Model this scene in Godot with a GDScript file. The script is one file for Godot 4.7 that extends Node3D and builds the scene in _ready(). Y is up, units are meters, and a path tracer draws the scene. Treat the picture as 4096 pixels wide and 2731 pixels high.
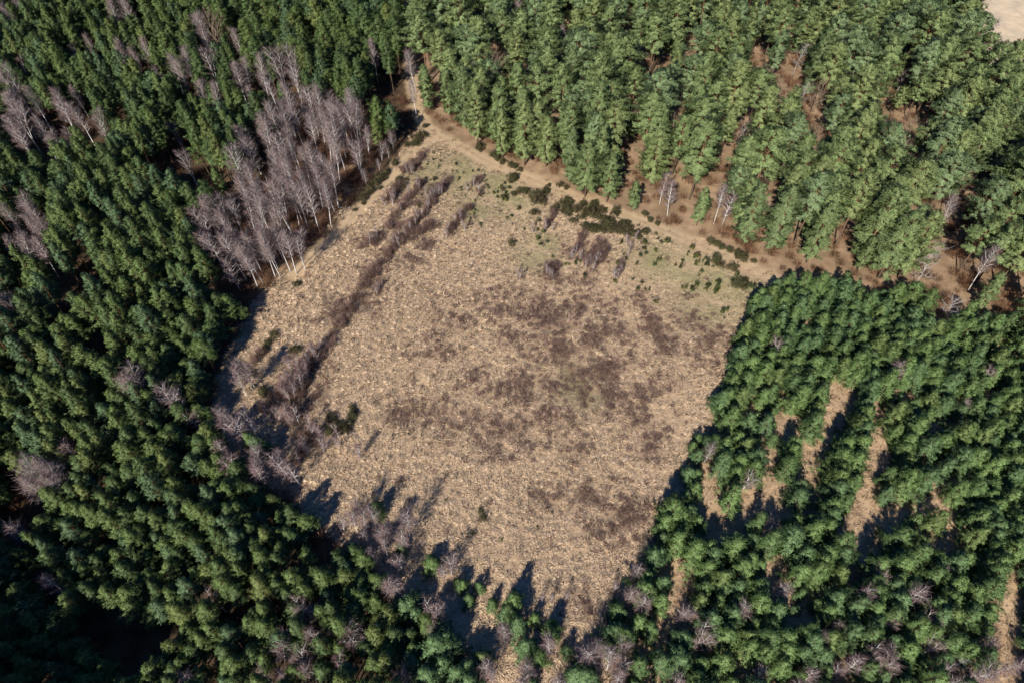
extends Node3D
# A clearing of dry grass in a pine wood, seen from a height of 100 m. x to the right, -z away, metres.

var rng := RandomNumberGenerator.new()
var coarse := FastNoiseLite.new()
var mid := FastNoiseLite.new()
var fine := FastNoiseLite.new()
var mats := {}
var used := {}

# ---------------------------------------------------------------- where things are (metres on the ground)
const CLEARING := [Vector2(-23.8, -153.5), Vector2(-19.3, -149.6), Vector2(-13, -143.5), Vector2(-7, -140.5), Vector2(0.4, -135.6), Vector2(12.5, -127.7), Vector2(22.1, -121.8), Vector2(31.2, -116), Vector2(40, -111.3), Vector2(47.4, -106.2), Vector2(53.8, -100.1), Vector2(50.1, -95.7), Vector2(46.2, -89.5), Vector2(42.7, -81.8), Vector2(39.8, -75.6), Vector2(37, -69.3), Vector2(33.5, -63), Vector2(30, -57.4), Vector2(27.1, -52.6), Vector2(23.3, -48.4), Vector2(21, -43.8), Vector2(19.2, -39.6), Vector2(17.1, -35.7), Vector2(15.1, -31.4), Vector2(14.9, -26.7), Vector2(12.8, -19.2), Vector2(-4.9, -19.2), Vector2(-6.6, -26.7), Vector2(-10.8, -29.6), Vector2(-15.4, -32.6), Vector2(-19, -37), Vector2(-24.8, -41.7), Vector2(-30.9, -45.9), Vector2(-37.5, -51.1), Vector2(-47.2, -57.4), Vector2(-51.9, -65.2), Vector2(-53.7, -72.6), Vector2(-52.9, -80.7), Vector2(-50.9, -93), Vector2(-47.9, -99.1), Vector2(-43.8, -105.6), Vector2(-39.4, -112.4), Vector2(-37.7, -119.7), Vector2(-34.7, -125.8), Vector2(-30.6, -133.9), Vector2(-26.1, -145.3)]
const LEFT := [Vector2(-40.2, -244.8), Vector2(-33.5, -207.5), Vector2(-30.5, -184.2), Vector2(-27.5, -164), Vector2(-25.6, -151.9), Vector2(-27.5, -145.3), Vector2(-31.8, -135.3), Vector2(-36.3, -126.6), Vector2(-39.2, -119.7), Vector2(-40.8, -112.4), Vector2(-44.8, -105.8), Vector2(-48.8, -99.1), Vector2(-51.5, -91.8), Vector2(-53.3, -80.7), Vector2(-54.1, -72.6), Vector2(-52.3, -65.2), Vector2(-47.5, -57.4), Vector2(-40.3, -51.1), Vector2(-32.2, -45.5), Vector2(-24.8, -41.7), Vector2(-19, -37), Vector2(-15.4, -32.6), Vector2(-10.8, -29.6), Vector2(-6.6, -26.7), Vector2(-5.5, -19.2), Vector2(-76.1, -19.2), Vector2(-122.4, -91.8), Vector2(-219.1, -244.8)]
const GROVE := [Vector2(-47.9, -99.1), Vector2(-52.4, -97.2), Vector2(-59.1, -104.2), Vector2(-62.2, -112.4), Vector2(-60.9, -122.7), Vector2(-57.5, -133.9), Vector2(-58.2, -146.3), Vector2(-54.6, -155.8), Vector2(-43.7, -157.8), Vector2(-36.1, -151.9), Vector2(-32.9, -135.6), Vector2(-37.7, -125.8), Vector2(-39.2, -119.7), Vector2(-40.8, -112.4), Vector2(-44.8, -105.8)]
const UPPER := [Vector2(-37.3, -244.8), Vector2(-30.8, -207.5), Vector2(-25.9, -177.2), Vector2(-21.2, -156.8), Vector2(-14.9, -149.6), Vector2(-11, -146.6), Vector2(-6.5, -142.6), Vector2(-1.7, -137.7), Vector2(7.6, -130.9), Vector2(15.4, -126.1), Vector2(22, -121.2), Vector2(30.2, -116), Vector2(36.8, -115), Vector2(40.5, -114.1), Vector2(44.8, -111.7), Vector2(49.1, -109.6), Vector2(52.2, -106.9), Vector2(55.5, -101.6), Vector2(62.1, -96.4), Vector2(71.7, -93.3), Vector2(79.4, -90.7), Vector2(91.5, -86.8), Vector2(101, -82.2), Vector2(119.9, -80.7), Vector2(205.4, -244.8)]
const PLANT := [Vector2(50.4, -95.2), Vector2(46.7, -89.5), Vector2(43.3, -81.8), Vector2(40.5, -75.6), Vector2(38.1, -69.8), Vector2(34.7, -63), Vector2(31.1, -57.4), Vector2(28.1, -52.6), Vector2(24.4, -48.4), Vector2(21.8, -43.8), Vector2(20, -39.6), Vector2(17.9, -35.7), Vector2(15.9, -31.4), Vector2(15.8, -26.7), Vector2(13.9, -19.2), Vector2(78.9, -19.2), Vector2(119.7, -77.6), Vector2(100.3, -80.7), Vector2(91.1, -85.9), Vector2(79.2, -90), Vector2(71.4, -92.4), Vector2(61.8, -95.2), Vector2(55.1, -96.4)]
const SAND := [Vector2(158.2, -238), Vector2(184.2, -238), Vector2(156, -169.3), Vector2(140.4, -174.9), Vector2(135.1, -181.8), Vector2(139.5, -202.1), Vector2(149.5, -222.1)]
const SAND_OPEN := [Vector2(147.4, -251.8), Vector2(188.2, -251.8), Vector2(151.4, -137.3), Vector2(131.5, -154.8), Vector2(123.7, -164), Vector2(126.4, -189.1)]
const TRACK := [Vector2(-36.5, -244.8), Vector2(-32.3, -213.2), Vector2(-28.7, -184.2), Vector2(-25.4, -161.9), Vector2(-21.2, -151.9), Vector2(-14.8, -146.3), Vector2(-7, -139.4), Vector2(1.4, -133.9), Vector2(12.5, -126.4), Vector2(22, -120.6), Vector2(29.3, -116.4), Vector2(36.3, -112), Vector2(43, -107.3), Vector2(49.3, -102.4), Vector2(53.8, -98.5), Vector2(58, -97.2), Vector2(63.9, -96.4)]
const TRACK_OFF := [Vector2(-19.3, -148.5), Vector2(-24.3, -143.5), Vector2(-27.3, -136.5), Vector2(-30.1, -129.8), Vector2(-32.9, -123.5), Vector2(-36.3, -116.7), Vector2(-39.9, -109.6), Vector2(-43.4, -103.6), Vector2(-45.4, -99.1)]
# openings among the pines: x, z, radius
const GAPS := [[-30.8, -159.4, 7], [37.3, -171.5, 5], [51.3, -184.2, 4], [47.7, -177.2, 4], [61.8, -169.3, 4], [74.7, -169.3, 4], [75.7, -159.8, 3.5], [74.7, -151.9, 4], [93.5, -151.9, 4.5], [95.9, -146.3, 5], [88.1, -139.1, 4.5], [98.9, -142.6, 3], [53.9, -134.8, 3], [69.2, -135.6, 3.5], [46.1, -113.8, 3], [35, -125.8, 2.6], [36.5, -119.7, 2], [77.3, -194.2, 4], [75.2, -204.8, 3], [15.4, -184.2, 4], [16.1, -174.9, 4], [13.4, -196.8, 3], [-56.2, -164, 3], [100.4, -102.9, 2.5], [95.5, -93, 2.5], [92.1, -108.2, 2.6], [82.1, -95.4, 1.8], [109, -129, 3], [100.7, -121.2, 3.5], [-74.7, -77.6, 3], [-77.2, -130.6, 6], [-70.7, -125.8, 6], [-104.4, -172.6, 4], [-72.9, -47.3, 2.5], [-74.4, -43.1, 2.5], [-66.9, -36.4, 2], [-56.7, -29.6, 2.5], [-51.6, -27.3, 2.2], [-30.3, -42.4, 1.5], [-81.8, -91.8, 4], [30.6, -48.4, 1.4], [32.9, -51.9, 1.2], [33.2, -49.6, 1.2], [40.8, -65.2, 2.1], [41.9, -63.4, 2.5], [45.3, -65.2, 2.5], [45.6, -61.7, 2.5], [42.9, -60, 2.2], [41.1, -58.3, 1.9], [48.1, -68.8, 1.4], [50, -70.3, 1.2], [38.9, -61.7, 1.9], [39.8, -59.1, 1.9], [61.8, -47.3, 1.2], [59.5, -35.7, 1.9], [45.9, -35.1, 1.5], [42.5, -34.2, 1.5], [22.7, -37, 1.4], [24.2, -38.3, 1.4], [24.4, -35.1, 1.5], [21.6, -33.2, 1.4], [19.9, -30.2, 1.5], [19, -27.9, 1.5], [22.7, -30.2, 1.6], [24.6, -29, 1.4], [76.8, -56.6, 1.1], [80.9, -56.2, 1.6], [85.2, -81.8, 1.9], [90.4, -80.7, 1.9], [60.4, -28.4, 1.9]]
# bare strips between the planted rows: line, half width
const STRIPS := [[[Vector2(47.9, -52.6), Vector2(51, -57.4), Vector2(54.5, -63), Vector2(58.3, -69.3)], 2.1], [[Vector2(54.1, -43.8), Vector2(57.3, -51.9), Vector2(60.2, -58.3), Vector2(63.1, -65.6)], 1.8], [[Vector2(38.2, -45.9), Vector2(40.7, -51.9), Vector2(43, -56.6), Vector2(46.7, -63.4)], 1.7], [[Vector2(39.3, -51.1), Vector2(38.9, -47.3)], 1.4], [[Vector2(50.7, -42.4), Vector2(53.5, -45.9), Vector2(55.1, -46.6)], 2.6], [[Vector2(27.1, -42.4), Vector2(28.7, -45.9), Vector2(31.5, -51.9)], 1.4], [[Vector2(37.2, -34.5), Vector2(37.3, -36.4), Vector2(39.1, -39.6)], 1.4], [[Vector2(35.8, -50.3), Vector2(35.7, -46.6)], 1.3], [[Vector2(64.6, -19.2), Vector2(66.7, -23.4), Vector2(69.3, -29.6), Vector2(72.4, -37)], 3], [[Vector2(63.8, -40.3), Vector2(66.4, -45.9)], 1.4], [[Vector2(49.1, -36), Vector2(52.1, -39.6), Vector2(55.6, -43.1), Vector2(62.8, -48.1), Vector2(70.5, -51.9)], 1.5], [[Vector2(70, -61.7), Vector2(74.3, -63), Vector2(79.7, -61.7)], 1.5], [[Vector2(44.1, -45.2), Vector2(47.4, -49.6)], 1.1], [[Vector2(30.3, -39.6), Vector2(32.7, -43.8), Vector2(34.3, -46.6)], 1.3], [[Vector2(21.4, -27.9), Vector2(23, -32.6), Vector2(25.9, -37)], 1.4], [[Vector2(40.8, -46.6), Vector2(43.6, -51.1), Vector2(47, -55.8)], 1.3]]
# leafless trees: x, z, height, kind (0 birch, 1 broad crown, 2 dead)
const BARE := [
	[-141.7, -194.1, 13, 0], [-143, -200.9, 12, 0], [-113.2, -195, 13, 0], [-112.2, -197.7, 13, 0], [-109, -197.7, 12, 0], [-85.3, -185.4, 15, 0], [-81.7, -178.5, 14, 0], [-78.9, -168.9, 13, 0],
	[-117.9, -177.1, 10, 0], [-115, -180.6, 11, 0], [-103.6, -173.5, 13, 0], [-102.1, -173.1, 12, 0], [-97.1, -174.2, 13, 0], [-98.9, -171.6, 12, 0], [-86.8, -164.5, 13, 0], [-84.9, -168.9, 13, 0],
	[-84.3, -163.5, 12, 0], [-89.7, -163.2, 11, 0], [-69.6, -161.7, 13, 0], [-68.6, -165, 12, 0], [-64.7, -165.3, 13, 0], [-59, -165, 15, 0], [-57.1, -168.5, 14, 0], [-55, -162.4, 13, 0],
	[-75, -183.1, 11, 0], [-60.2, -158.2, 13, 0], [-55.9, -143.9, 13, 0], [-53.7, -152.8, 13, 0], [-51.6, -144.9, 12, 0], [-49.9, -151.9, 12, 0], [-53.7, -146.8, 12, 0], [-73.5, -155, 11, 0],
	[-78.2, -157.7, 11, 0], [-65.7, -155.4, 10, 0], [-123.1, -156.6, 15, 0], [-119.2, -147.8, 14, 0], [-115.6, -142.2, 14, 0], [-113.5, -135.2, 14, 0], [-112.7, -135, 13, 0], [-115.4, -149.6, 13, 0],
	[-110.3, -150, 12, 0], [-108.5, -147.8, 11, 0], [-103.6, -145.5, 12, 0], [-108.3, -155.4, 10, 0], [-96.6, -140.3, 13, 0], [-103.6, -139.4, 9, 0], [-105.8, -134.6, 11, 0], [-104.6, -134.4, 10, 0],
	[-110.4, -139.5, 12, 0], [-79.5, -141.2, 9, 0], [-72.2, -127.5, 11, 0], [-100.5, -110.2, 12, 0], [-98.7, -110.1, 11, 0], [-101.6, -107.5, 12, 0], [-96.8, -106.5, 11, 0], [-94.7, -105.2, 11, 0],
	[-130.1, -171.3, 9, 0], [-81.7, -183.7, 15, 1], [-60.6, -124.7, 14, 0], [-56.3, -121, 13, 0], [-59.5, -133.9, 13, 0], [-57.5, -137.5, 14, 0], [-56.2, -136.3, 14, 0], [-53.3, -132.6, 12, 0],
	[-53.4, -140.7, 12, 0], [-44.4, -127.8, 13, 0], [-43.4, -137.5, 14, 0], [-41.3, -123, 13, 0], [-42.4, -136.6, 12, 0], [-39.6, -142.2, 14, 0], [-39.9, -135, 13, 0], [-48.3, -121, 13, 0],
	[-45.2, -117.5, 13, 0], [-46, -126.6, 12, 0], [-56.3, -115.1, 13, 0], [-51.8, -115.1, 13, 0], [-52.8, -113, 12, 0], [-49.5, -116.5, 13, 0], [-62.4, -109.4, 13, 0], [-60.5, -109, 13, 0],
	[-59.1, -109.9, 13, 0], [-63.2, -107.1, 12, 0], [-57.8, -110.6, 11, 0], [-52.2, -108, 12, 0], [-50.3, -109.8, 12, 0], [-47.5, -111.6, 12, 0], [-44.4, -114, 12, 0], [-41.8, -113, 12, 0],
	[-39.9, -115.4, 12, 0], [-40.3, -130.4, 12, 0], [-53.3, -128.2, 12, 0], [-58, -128.2, 12, 0], [-42.3, -120.4, 12, 0], [-39.1, -121.4, 12, 0], [-49.3, -130.4, 12, 0], [-51, -125, 12, 0],
	[-58.2, -99.5, 13, 0], [-54.2, -98.3, 13, 0], [-53.8, -100.7, 12, 0], [-51.5, -100.7, 12, 0], [-48.6, -99.1, 13, 0], [-46, -101.1, 12, 0], [-51.7, -96.8, 11, 0], [-54.7, -95.4, 9, 0],
	[-44.5, -100.7, 12, 0], [-47.7, -99.7, 11, 0], [-43, -101.4, 11, 0], [-96.4, -98.9, 11, 0], [-92.5, -98.9, 11, 0], [-99.3, -100.8, 10, 0], [-93, -86, 10, 0], [-61.1, -66.4, 13, 0],
	[-62.3, -66, 12, 0], [-55.8, -64.2, 11, 0], [-60.8, -66.9, 8, 0], [-46.4, -71.3, 9, 0], [-47.2, -69.6, 8, 0], [-46, -71.5, 8, 0], [-45.8, -61.2, 10, 0], [-44.2, -59.9, 9, 0],
	[-43.2, -61.4, 8, 0], [-51.8, -61.5, 7, 0], [-68.5, -54.4, 9, 0], [-45.7, -55, 8, 0], [-40.2, -54.7, 8, 0], [-36.8, -54.3, 7, 0], [-39.3, -143.9, 13, 0], [-37.6, -142.8, 14, 0],
	[-36.8, -143.9, 13, 0], [-29, -142.8, 6, 0], [-29.9, -140.1, 5, 0], [-31.5, -139.2, 5, 0], [-33.7, -128.8, 5, 0], [-31.4, -134.6, 4, 0], [-36.8, -173.5, 13, 0], [-26, -169.4, 12, 0],
	[-24.5, -156.3, 11, 0], [-9.5, -165.4, 11, 0], [3.9, -165.8, 10, 0], [13.6, -183.9, 11, 0], [2.6, -195.9, 13, 0], [33.5, -122.9, 9, 0], [34.8, -118.9, 9, 0], [27.7, -155.1, 7, 0],
	[-17.9, -195, 11, 0], [-5, -166.7, 13, 1], [29.2, -195, 11, 1], [38.9, -146.4, 8, 1], [35, -164.8, 7, 2], [32.1, -154.8, 6, 2], [40.5, -160.2, 6, 2], [-0.6, -179.8, 12, 2],
	[74.6, -186.4, 11, 0], [103, -168, 8, 0], [54.6, -141.2, 9, 0], [65.9, -125.6, 7, 0], [80.8, -117.4, 9, 0], [86.8, -119.4, 9, 0], [92, -112, 11, 0], [44.5, -116.1, 10, 0],
	[46.1, -115.4, 9, 0], [145.3, -202.9, 4, 0], [51.4, -176.7, 9, 1], [88.7, -159.3, 12, 1], [68.5, -159.8, 9, 1], [77.9, -159.4, 10, 1], [67.1, -168, 8, 1], [86.3, -138.1, 11, 1],
	[92.9, -138.7, 11, 1], [90.2, -133.7, 9, 1], [96.2, -119.7, 11, 1], [73.7, -142.5, 7, 1], [105.7, -188.4, 8, 1], [89.9, -138.3, 9, 1], [70.8, -156.1, 8, 1], [73.8, -159.1, 9, 2],
	[86.7, -145.5, 9, 2], [53.5, -116.2, 8, 2], [93, -185.5, 9, 2], [78.5, -179, 9, 2], [48.4, -78, 6, 0], [67.3, -72, 7, 0], [83.8, -72.4, 6, 0], [77.2, -65.8, 5, 0],
	[91.9, -95.4, 12, 0], [31.7, -56.4, 6, 0], [84.9, -100.7, 9, 2], [81.8, -96.6, 9, 2], [83.6, -87.7, 7, 2], [-71.3, -50.4, 12, 0], [-68.8, -50, 12, 0], [-71.3, -47.2, 11, 0],
	[-67.6, -49.3, 11, 0], [-69.9, -48.8, 11, 0], [-45.5, -43.5, 6, 0], [-40.8, -32.3, 7, 0], [-27.7, -30.9, 8, 0], [-26.8, -29.9, 7, 0], [-30, -28, 7, 0], [-62.4, -34, 9, 0],
	[-25.6, -26.9, 9, 0], [-29.8, -25.1, 9, 0], [-27.7, -25, 8, 0], [-29.8, -22.7, 7, 0], [-25.9, -23.3, 8, 0], [-24.1, -28.7, 7, 0], [-22.7, -25, 7, 0], [-32.2, -23, 6, 0],
	[-44.7, -53, 8, 0], [-39.7, -53.3, 7, 0], [-39.7, -51.7, 8, 0], [-35.8, -53, 8, 0], [-34.1, -52.3, 7, 0], [-41.3, -51.1, 5, 0], [-25.8, -44.4, 5, 0], [-41.3, -22, 8, 0],
	[-71.8, -41.4, 9, 0], [-23.1, -46.9, 6.5, 0], [-21, -45.3, 7.4, 0], [-23.9, -44.4, 6, 0], [-22.6, -44.8, 6, 0], [-19.3, -42.1, 7.4, 0], [-18.6, -42.1, 6.5, 0], [-15.6, -43.5, 8.4, 0],
	[-16.5, -41.5, 6, 0], [-21.8, -42.1, 5, 0], [-18.7, -40.4, 6, 0], [-20.2, -39.3, 6, 0], [-16.2, -38.4, 6, 0], [-8.9, -37.6, 6, 0], [-10, -37.3, 5, 0], [-16.8, -34.6, 7.4, 0],
	[-16.1, -34.3, 6.5, 0], [-10.3, -30.3, 8.4, 0], [-10.2, -29, 6, 0], [-21.2, -28.4, 7.4, 0], [-21, -27.1, 7.4, 0], [-19.3, -27.7, 6, 0], [-1.1, -28.1, 6.5, 0], [5.2, -26.7, 6, 0],
	[-3.6, -23.9, 6.5, 0], [-2.9, -23.3, 6, 0], [1.8, -24, 6, 0], [10.7, -26.2, 7.4, 0], [9.7, -25.1, 7.4, 0], [12.8, -24.7, 7.4, 0], [14.4, -24.3, 6.5, 0], [15, -26, 6.5, 0],
	[1, -22.1, 6.5, 0], [-13.4, -22.4, 7.4, 0], [5.6, -22.1, 6.5, 0], [13.8, -22.5, 6.5, 0], [17.9, -36.1, 6.5, 0], [16.6, -33.7, 6.5, 0], [18.2, -32.3, 6.5, 0], [4.2, -33.7, 3, 0],
	[7.9, -34.1, 3, 0], [15, -35.2, 3, 0], [5.6, -33.7, 3, 0], [36.5, -51.1, 6, 0], [39.3, -43.9, 5, 0], [52.5, -35.7, 6.5, 0], [38, -34.3, 6, 0], [48.7, -32.8, 7.4, 0],
	[55.5, -33, 8.4, 0], [49, -32.3, 6.5, 0], [61.7, -36.5, 5, 0], [53.9, -31.4, 4, 0], [31.3, -30.8, 6.5, 0], [37.6, -31.8, 4, 0], [44.6, -29.8, 4.7, 0], [51.3, -29.3, 5.8, 0],
	[41.1, -27.7, 6, 0], [43.9, -28.6, 3.9, 0], [25.3, -27, 7.4, 0], [48.6, -25.9, 7.3, 0], [48, -24.4, 7.3, 0], [44.8, -24.2, 7.3, 0], [48.3, -24.2, 7.3, 0], [46.7, -24.7, 7.3, 0],
	[42.8, -23.2, 5.8, 0], [38.8, -22.8, 6.5, 0], [32.2, -23.1, 6, 0], [56.5, -29.1, 6.5, 0], [55.6, -26.1, 6.5, 0], [63.3, -27, 6.5, 0], [56.2, -23.2, 5.8, 0], [57, -22.5, 5.8, 0],
	[61.4, -22.5, 8, 0], [60.5, -23, 7.3, 0], [23.3, -30.8, 6.5, 0], [24.1, -31.1, 6, 0], [69.3, -51.4, 4, 0], [63.7, -47.2, 3, 0], [65.5, -24.4, 6.5, 0], [21.6, -21.6, 6.5, 0],
	[36.9, -22.1, 6, 0], [59.4, -24.9, 4.7, 2], [-47, -118.9, 8.8, 0], [-46.4, -116.4, 11.6, 0], [-59.2, -106.4, 11.1, 0], [-48.2, -147.6, 8.1, 0], [-53.3, -155.1, 8.9, 0], [-50.5, -128, 11.8, 0],
	[-46.5, -114.5, 10.1, 0], [-47.9, -104.4, 9.7, 0], [-40.2, -139.4, 8.4, 0], [-42.8, -150.5, 9.1, 0], [-40.5, -146.1, 10.5, 0], [-54.7, -145.1, 11.3, 0], [-60.2, -115.6, 8.5, 0], [-51, -98.1, 11.6, 0],
	[-50.8, -102.4, 8.9, 0], [-47.9, -151.9, 12.5, 0], [-56.7, -118.1, 9.7, 0], [-55.7, -101.2, 11.7, 0], [-55.4, -112.1, 9.2, 0], [-45, -154.4, 9, 0], [-46.7, -138.7, 12.1, 0], [-52.4, -119.8, 8.6, 0],
	[-48.8, -102.1, 12.4, 0], [-49.7, -148.9, 8.2, 0], [-48, -107.4, 11.9, 0], [-39.8, -153.2, 11.4, 0], [-52.7, -142.3, 11.1, 0], [-34.6, -140.4, 8.1, 0], [-35, -131.6, 10.6, 0], [-51, -136.3, 11.8, 0],
	[-39.8, -119.9, 9.4, 0], [-44.1, -149.6, 10, 0], [-46.1, -144.1, 11.2, 0], [-43.3, -143.5, 12, 0], [-36.3, -134, 8.4, 0], [-50, -121.1, 11.5, 0],
]
# birch saplings in the grass: x, z, height
const SAPLINGS := [
	[-23.8, -133.8, 3.4], [-23.4, -134, 3.4], [-24.9, -134.4, 3], [-28.6, -121.8, 3], [-26.7, -124.6, 3], [-26.9, -122.4, 3.4], [-24.9, -119.9, 3], [-23.4, -125.2, 3.4],
	[-21.5, -127.5, 3], [-18.7, -120.7, 3], [-19.3, -123.8, 3], [-18.1, -123.8, 3], [-17.3, -125.5, 3], [-16.9, -125.4, 3.4], [-16.2, -125.8, 3], [-15.6, -128.4, 3],
	[-20.7, -116.8, 3.4], [-20.1, -117.7, 3], [-22.3, -112.9, 3], [-21.8, -113.2, 3], [-14.2, -110.9, 3], [-13.8, -112.7, 3.4], [-11.4, -116.6, 3.4], [-12.7, -115.6, 3],
	[-10.3, -113.6, 3.4], [-9, -129, 3], [-7.5, -126.4, 3.4], [-10.4, -126.5, 3], [-19.9, -125.8, 3], [-18.7, -122.7, 3], [-27.3, -124.9, 3], [-26.8, -124.4, 3],
	[-17.7, -124.6, 3.4], [-16.6, -126.1, 3], [-24.6, -109.6, 3], [-25.1, -108.6, 3], [-24, -110.6, 3], [-23.1, -111.9, 3], [-21.2, -114.8, 3], [-29.8, -110.1, 3],
	[-29.3, -110.9, 3], [-30.3, -108.6, 3.4], [-24.1, -108.6, 3], [-24.8, -110.1, 3], [-22, -127.8, 3], [-21.7, -128, 3.4], [-15.9, -126.9, 3], [-18.6, -124.4, 3],
	[-36.9, -76.7, 4.1], [-39.8, -74.7, 4.6], [-37.9, -74, 4.6], [-37.4, -74.7, 4.1], [-36.9, -74.2, 4.6], [-38.2, -73.6, 4.1], [-40.2, -75.1, 4.6], [-38.9, -70.8, 4.1],
	[-37.4, -70.8, 4.6], [-40, -69.3, 4.1], [-39.2, -68.7, 4.6], [-39.7, -69.4, 4.1], [-39.5, -64.6, 4.1], [-39.9, -64.6, 4.1], [-37.6, -63.8, 4.1], [-37.4, -64.2, 4.6],
	[-36.8, -64.1, 4.6], [-38.1, -64.4, 4.1], [-42.2, -64.4, 4.1], [-34.4, -62.8, 4.1], [-33.3, -61.2, 4.1], [-32.4, -61.4, 4.1], [-29.3, -61.2, 4.1], [-35, -58.7, 4.1],
	[-35, -56, 4.1], [-29, -59.3, 4.1], [-25.2, -57.1, 4.6], [-25.4, -57.2, 4.1], [-40.1, -72.9, 4.1], [-38.7, -71.9, 4.1], [-40.6, -71.2, 4.1], [-39.2, -75.6, 4.1],
	[-36.7, -78, 4.1], [-36.2, -78.6, 4.1], [-35.8, -79.6, 4.1], [-36.6, -79.2, 4.1], [-35.8, -77.9, 4.1], [-38.3, -72.6, 4.1], [-39.3, -72, 4.1], [-38.4, -70.5, 4.1],
	[-38.2, -71.2, 4.1], [-39.9, -70.1, 4.1], [-40.6, -70.1, 4.1], [-37.4, -72.9, 4.1], [-37.1, -73.8, 4.1], [-38.5, -69.4, 4.1], [-37.3, -71.9, 4.1], [-39, -65.1, 4.1],
	[-38.2, -63.9, 4.1], [-33, -62.2, 4.1], [-31.3, -58.3, 4.1], [-30.8, -59, 4.1], [-33.9, -58.3, 4.1], [-26.7, -95.7, 2.5], [-27, -94.4, 2.5], [-26.3, -96.4, 2.5],
	[7.4, -113.5, 3.5], [4.5, -112.9, 3], [8.9, -113.3, 3], [12.2, -104.9, 3], [12.6, -105, 3], [13.3, -105.9, 3], [14.3, -104.5, 3.4], [15.2, -101.9, 3.4],
	[16.6, -101, 3], [17.8, -103.4, 3], [18.3, -103.4, 3], [16.3, -102.8, 3], [17.3, -102.8, 3], [25.2, -107.2, 3], [24.4, -108.3, 3.4], [24.2, -105, 3],
	[21, -98.8, 3.4], [21.5, -98.7, 3], [1.5, -98.5, 3], [1.1, -99.7, 3], [7.2, -100.2, 3.4], [8.4, -98.8, 3], [7.9, -99, 3], [22.4, -100.3, 3],
	[26.4, -110.3, 3],
]
# single young pines: x, z, height
const YOUNG := [
	[0.3, -32.7, 6], [-0.3, -31.5, 5], [0.7, -29.7, 5], [-0.9, -31.4, 4], [-6.2, -33.6, 3.5], [-4.7, -35.4, 3], [-2.8, -32.9, 3], [3.1, -30.9, 3],
	[2, -26.9, 4.5], [5.4, -28.9, 4.5], [-7, -35.8, 3], [-11.6, -38.4, 4], [-12, -39.2, 3], [-3.9, -25.6, 4.5], [-5.8, -24.2, 5], [14.8, -31.5, 5],
	[17.3, -29.9, 5], [3.3, -25.9, 4], [9.5, -23, 6], [8.3, -23.4, 5], [10.5, -23, 5], [-9, -27.8, 7], [-14.9, -31.9, 6], [-14, -32.3, 6],
	[-10, -26.6, 8], [-10.9, -22.9, 7], [-13.4, -31.1, 5], [-9.1, -24.5, 6], [-20.7, -47.2, 4], [-16.5, -41.2, 2.5], [-7.8, -35.8, 3], [13.9, -28.5, 6],
	[14.9, -28.1, 6], [12.9, -26.8, 5], [5.6, -29.8, 3.5], [7.5, -26.6, 3], [2.5, -22.2, 4], [19, -29.2, 5], [-5.5, -22.4, 6], [-7.2, -23.1, 6],
	[-8.5, -26.5, 6], [-41.5, -57.8, 6], [-43.2, -58.7, 5], [-40.9, -57.8, 5], [48.4, -88.7, 6], [53.3, -91.5, 5], [55.6, -91.9, 5], [56.9, -88.7, 6],
	[56.7, -90.7, 5], [53.8, -91.1, 3], [52.4, -91.3, 4], [36, -66.6, 6], [37.1, -66.9, 6], [38.6, -68.2, 5], [35.7, -67.7, 4], [36, -64.7, 3.5],
	[43.7, -67.9, 5], [43.5, -67.7, 4], [42.3, -65.3, 1.8], [44.9, -65.4, 3], [43.9, -64.8, 2.5], [45.9, -66.6, 2.5], [46.7, -67.8, 2.5], [48.2, -66.1, 5],
	[44.7, -63.1, 2], [37.6, -59.5, 4.5], [39.6, -57.9, 4.5], [43.4, -59.6, 3.5], [31.1, -60.2, 3], [30.1, -58.5, 3], [32.2, -59, 4], [33.2, -58.4, 5],
	[30.5, -56.5, 4], [33.4, -59.5, 4], [38.4, -61.3, 3], [27.5, -48.2, 4], [27.2, -48.9, 4], [28, -44.4, 5], [28.5, -43.9, 4], [28.3, -53.2, 4],
	[29.4, -52.7, 4], [41.2, -34.2, 3.5], [40.2, -32.3, 2.5], [43.1, -32.9, 3], [29.2, -53.2, 3],
]
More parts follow.
